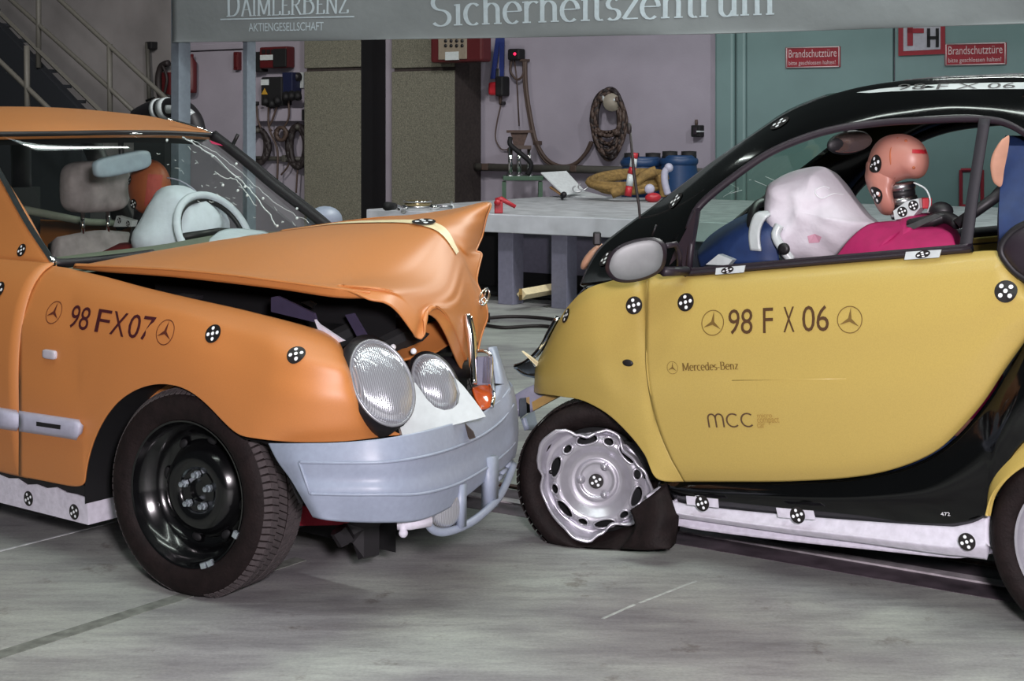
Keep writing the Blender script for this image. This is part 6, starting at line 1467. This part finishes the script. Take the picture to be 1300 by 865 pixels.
# bowl, tools, clamp, clip folder on the table
bw = tz(530, 264); t = thing('brass_bowl', bw, 'round brass-rimmed dish on the table corner', 'bowl'); MB().lathe(bw, Z, [(0, 0), (.10, .0), (.115, .02), (.12, .06), (.11, .065), (.10, .03), (0, .02)], 32).build('dish', M['brass'], t); MB().lathe(bw, Z, [(.124, .052), (.128, .058), (.124, .064)], 32).build('rim', M['chrome'], t); MB().lathe(bw, Z, [(.118, 0), (.126, .008), (.118, .018)], 32).build('foot_ring', M['steel'], t)
t = thing('ratchet_wrench', tz(506, 264), 'chrome ratchet with black grip beside the dish', 'wrench'); a, b, c = tz(491, 262, .12), tz(500, 262, .07), tz(513, 266, .015); MB().tube([a, b], [.035, .03], 10).build('grip', M['columnblack'], t); MB().tube([b, c], [.022, .026], 10).build('shaft', M['chrome'], t); MB().sphere(c, .04).build('head', M['chrome'], t)
t = thing('spray_nozzle', tz(552, 263), 'small chrome fitting on the table right of the dish', 'fitting'); a = tz(548, 264, .02); MB().tube([a, tz(560, 262, .03)], [.03, .015], 10).build('body', M['chrome'], t); MB().tube([tz(560, 262, .03), tz(574, 263, .02)], .012).build('tube', M['steel'], t); MB().tube([tz(574, 264, .0), tz(573, 257, .03)], [.02, .014]).build('tip', M['trimwhite'], t)
cp = tz(633, 271); t = thing('red_clamp', cp, 'red toggle clamp on the table edge behind the bonnet', 'clamp'); MB().box(cp+Z*.05, (.07, .06, .10)).build('body', M['redp'], t, bevel=.008, smooth=False); MB().tube([cp+V((-.02, 0, .10)), cp+V((.02, 0, .12)), cp+V((.14, -.02, .055))], [.028, .022, .016]).build('lever', M['redp'], t); MB().lathe(cp+Z*.09+V((-.01, -.035, 0)), V((0, -1, 0)), [(.028, 0), (.028, .01), (0, .012)], 14).build('pivot', M['redp'], t)
fa, fb, fc, fd = tz(712, 250), tz(770, 249), tz(745, 240), tz(700, 244)
t = thing('clip_folder', tz(725, 250), 'open white ring folder lying on the table', 'folder')
def quad(name, pts, m, th=.012): return build(name, [V(p) for p in pts], [(0, 1, 2, 3)], m, t, smooth=False, thick=th)
p0, p1, p2, p3 = tz(714, 250, .01), tz(742, 246, .01), tz(718, 246, .30), tz(686, 247, .26)
p0 = tz(715, 249, .02); p1 = tz(745, 248, .02); Yb = p0.y
quad('page', [depth(x, y, Yb+dy) for x, y, dy in ((717, 248, 0), (742, 242, .3), (719, 217, .55), (687, 219, .25))], M['paper']); quad('page', [tz(717, 249, .01), tz(771, 250, .01), tz(742, 242.5, .02), tz(730, 243, .02)], M['paper'])
quad('cover', [depth(x, y, Yb+dy) for x, y, dy in ((715, 250, .0), (718, 249, .0), (700, 236, .2), (697, 238, .2))], mat('tan_cover', (.28, .16, .07), .7)); MB().tube([tz(714, 249, .03), tz(716, 247, .06)], .03).build('spine_clip', M['black'], t)
for x, y in ((733, 240), (740, 237)): MB().tube([depth(x+6*math.cos(s), y+4*math.sin(s), Yb+.1) for s in [2*PI*i/16 for i in range(12)]], .008, 6).build('ring', M['steel'], t)
# ------------------------------------------------------------------ things behind the table
Yg = 16.75
def g_(x, y, Y=Yg): return depth(x, y, Y)
st0 = g_(660, 225); t = thing('green_stool', V((st0.x, st0.y, 0)), 'small green metal stool behind the table', 'stool')
zt = g_(660, 226).z
mb = MB(); mb.box(V((g_(664, 0).x, Yg, zt)), (g_(689, 0).x-g_(638, 0).x, .35, .05)); mb.build('seat', M['green'], t, smooth=False, bevel=.008)
for x in (640, 686):
    for dy in (-.14, .14): MB().box(V((g_(x, 0).x, Yg+dy, zt/2-.02)), (.045, .045, zt-.04)).build('leg', M['green'], t, smooth=False)
pp = V((g_(661, 0).x, Yg, zt+.03)); t = thing('drill_stand', pp, 'rusty stand on three chrome tubes standing on the green stool', 'stand')
zpl = g_(660, 187).z
for x in (648, 659, 672): MB().tube([V((g_(x, 0).x, Yg-.05+.05*(x == 659), zt+.025)), V((g_(x, 0).x, Yg-.05+.05*(x == 659), zpl))], .025).build('tube', M['chrome'], t)
for x in (648, 659, 672): MB().lathe(V((g_(x, 0).x, Yg-.05+.05*(x == 659), zt+.02)), Z, [(.045, 0), (.04, .02), (.025, .03)], 14).build('foot', M['steel'], t)
MB().box(V((g_(662, 0).x, Yg, zpl)), (.22, .2, .04)).build('plate', M['cablebrown'], t, smooth=False)
vs = [g_(649, 169), g_(670, 169), g_(664, 186), g_(653, 186)]; mb = MB(); mb.prism(vs, V((0, .16, 0))); mb.build('bracket', mat('rusty_casting', (.07, .04, .03), .7, var=.3), t, smooth=False, bevel=.006)
MB().box(V((g_(660, 0).x, Yg+.08, g_(0, 167).z)), (g_(678, 0).x-g_(644, 0).x, .22, .03)).build('top_plate', MATS['rusty_casting'], t, smooth=False)
MB().tube(cr([g_(648, 175, Yg-.1), g_(648, 184, Yg-.14), g_(662, 196, Yg-.14), g_(674, 208, Yg-.12), g_(670, 222, Yg-.1)], 20), .028).build('power_cord', M['columnblack'], t)
# barrels
def barrel(x0, x1, ytop, Y, label):
    cx = (x0+x1)/2; r = (x1-x0)/2/F*Y; c = g_(cx, 200, Y); zt = g_(cx, ytop, Y).z; t = thing('barrel', V((c.x, c.y, 0)), label, 'barrel', 'blue plastic barrels behind the table'); b = V((c.x, c.y, 0))
    MB().lathe(b, Z, [(0, 0), (r*.92, 0), (r*.97, .05), (r, .12), (r*.97, zt*.33), (r, zt*.36), (r, zt*.62), (r*.97, zt*.65), (r*.98, zt*.85), (r*.9, zt-.06), (r*.92, zt-.02), (r*.85, zt), (0, zt-.02)], 40).build('drum', M['barrel'], t)
    MB().lathe(b+Z*(zt-.10), Z, [(r*.96, 0), (r*1.02, .02), (r*1.02, .05), (r*.96, .07)], 40).build('hoop', M['barrel'], t)
    for s in (-1, 1): MB().lathe(b+V((s*r*.5, -r*.2, zt-.03)), Z, [(.08, 0), (.08, .07), (0, .075)], 14).build('bung', M['columnblack'], t)
barrel(788, 842, 199, 15.9, 'blue barrel left of the pair behind the rope pile'); barrel(838, 886, 197, 15.65, 'blue barrel right of the pair beside the teal door')
# rope pile
rc = tz(805, 247); t = thing('rope_pile', tz(805, 248), 'coiled tan rope heaped on the far side of the table', 'rope')
for k in range(9):
    cx, cy = 798+random.uniform(-5, 5), 231+random.uniform(-6, 5); a_, b_ = random.uniform(36, 48), random.uniform(5, 10)
    MB().tube([depth(cx+a_*math.cos(s), max(cy+b_*math.sin(s)-.06*a_*math.cos(s), 216), Yg-2.0+.3*math.sin(s)*-1) for s in [2*PI*i/30 for i in range(30)]], .034, 6, True).build('turn', M['rope'], t)
MB().tube(cr([depth(x, y, Yg-2.3) for x, y in ((776, 246), (800, 236), (820, 222), (833, 217))], 16), .05).build('loose_end', M['rope'], t); MB().tube(cr([depth(x, y, Yg-2.25) for x, y in ((836, 222), (842, 235), (844, 250))], 12), .05).build('loose_end', M['rope'], t)
t = thing('warning_stick', tz(803, 250), 'red and white striped warning stick standing by the rope', 'stick')
zz = [(806, 194, 'redp'), (805, 201, 'trimwhite'), (803.5, 212, 'redp'), (801, 221, 'trimwhite'), (799, 236, 'redp'), (797, 249, 'redp')]
for (x0, y0, m0), (x1, y1, m1) in zip(zz, zz[1:]): MB().tube([depth(x0, y0, Yg-2.4), depth(x1, y1, Yg-2.4)], [.032, .036], 12).build('band', M[m0], t)
t = thing('blue_tub', tz(808, 250), 'small blue tub in front of the rope pile', 'tub'); q = tz(809, 250); MB().lathe(q, Z, [(0, 0), (.11, 0), (.13, .16), (.14, .17), (.12, .16), (.10, .02), (0, .02)], 24).build('body', mat('bright_blue_plastic', (.02, .07, .22), .4), t); MB().tube([q+V((.13*math.cos(s), .13*math.sin(s), .16)) for s in [2*PI*i/20 for i in range(20)]], .008, 6, True).build('rim', MATS['bright_blue_plastic'], t)
t = thing('red_glove', tz(828, 251), 'red tool pouch lying right of the blue tub', 'pouch'); q = tz(829, 251, .045); MB().ellipsoid(q, (V((.075, 0, .015)), V((0, .05, 0)), V((-.02, 0, .045))), 14, 10).build('pouch', M['redp'], t); MB().ellipsoid(q+V((-.03, .02, .08)), (V((.05, 0, 0)), V((0, .03, 0)), V((0, 0, .05))), 12, 8).build('flap', M['moulding'], t)
t = thing('white_hook', tz(848, 250), 'pale curved hook at the right end of the rope', 'hook'); MB().tube(cr([depth(x, y, Yg-2.3) for x, y in ((849, 213), (844, 219), (844, 232), (848, 247))], 16), .035, 10).build('shank', M['moulding'], t); MB().sphere(depth(849, 213, Yg-2.3), .045).build('tip', M['moulding'], t)
# cables on the floor behind the cars
for k, (pts, lab) in enumerate((([(618, 404), (650, 402), (690, 404), (740, 412)], 'black cable on the floor nearest the table legs'), ([(612, 412), (640, 416), (690, 414), (730, 422)], 'black cable on the floor just in front of the other'))):
    t = thing('floor_cable', ground(*pts[0]), lab, 'cable', 'cables on the floor behind the cars'); MB().tube(cr([ground(x, y, .013) for x, y in pts], 24), .013).build('cord', M['cable'], t); MB().tube([ground(*pts[0], .03), ground(pts[0][0]+4, pts[0][1], .03)], .04).build('plug', M['columnblack'], t)
# ceiling tube lamps over the cars
def tube_lamp(p, q, label):
    t = thing('tube_lamp', (p+q)/2+Z*.06, label, 'lamp', 'fluorescent tube lamps under the hall roof'); d = (q-p)
    MB().box((p+q)/2+Z*.07, (d.length, .12, .06), (d.normalized(), d.normalized().cross(Z), Z)).build('housing', M['trimwhite'], t, smooth=False)
    for s in (0, 1): a = p+d*(.01+.5*s); MB().tube([a, a+d*.48], .02, 10).build('tube', M['tubelight'], t)
    for s in (.1, .9): MB().tube([p+d*s+Z*.1, p+d*s+Z*.38], .01).build('hanger', M['steel'], t)
M['tubelight'] = mat('lit_fluorescent_tube', (.9, .95, .9), .4, emit=(.93, 1, .95, 22))
tube_lamp(V((-2.11, 8.2, 5.2)), V((-1.76, 10.9, 5.2)), 'bright tube lamp mirrored in the sedan windscreen')
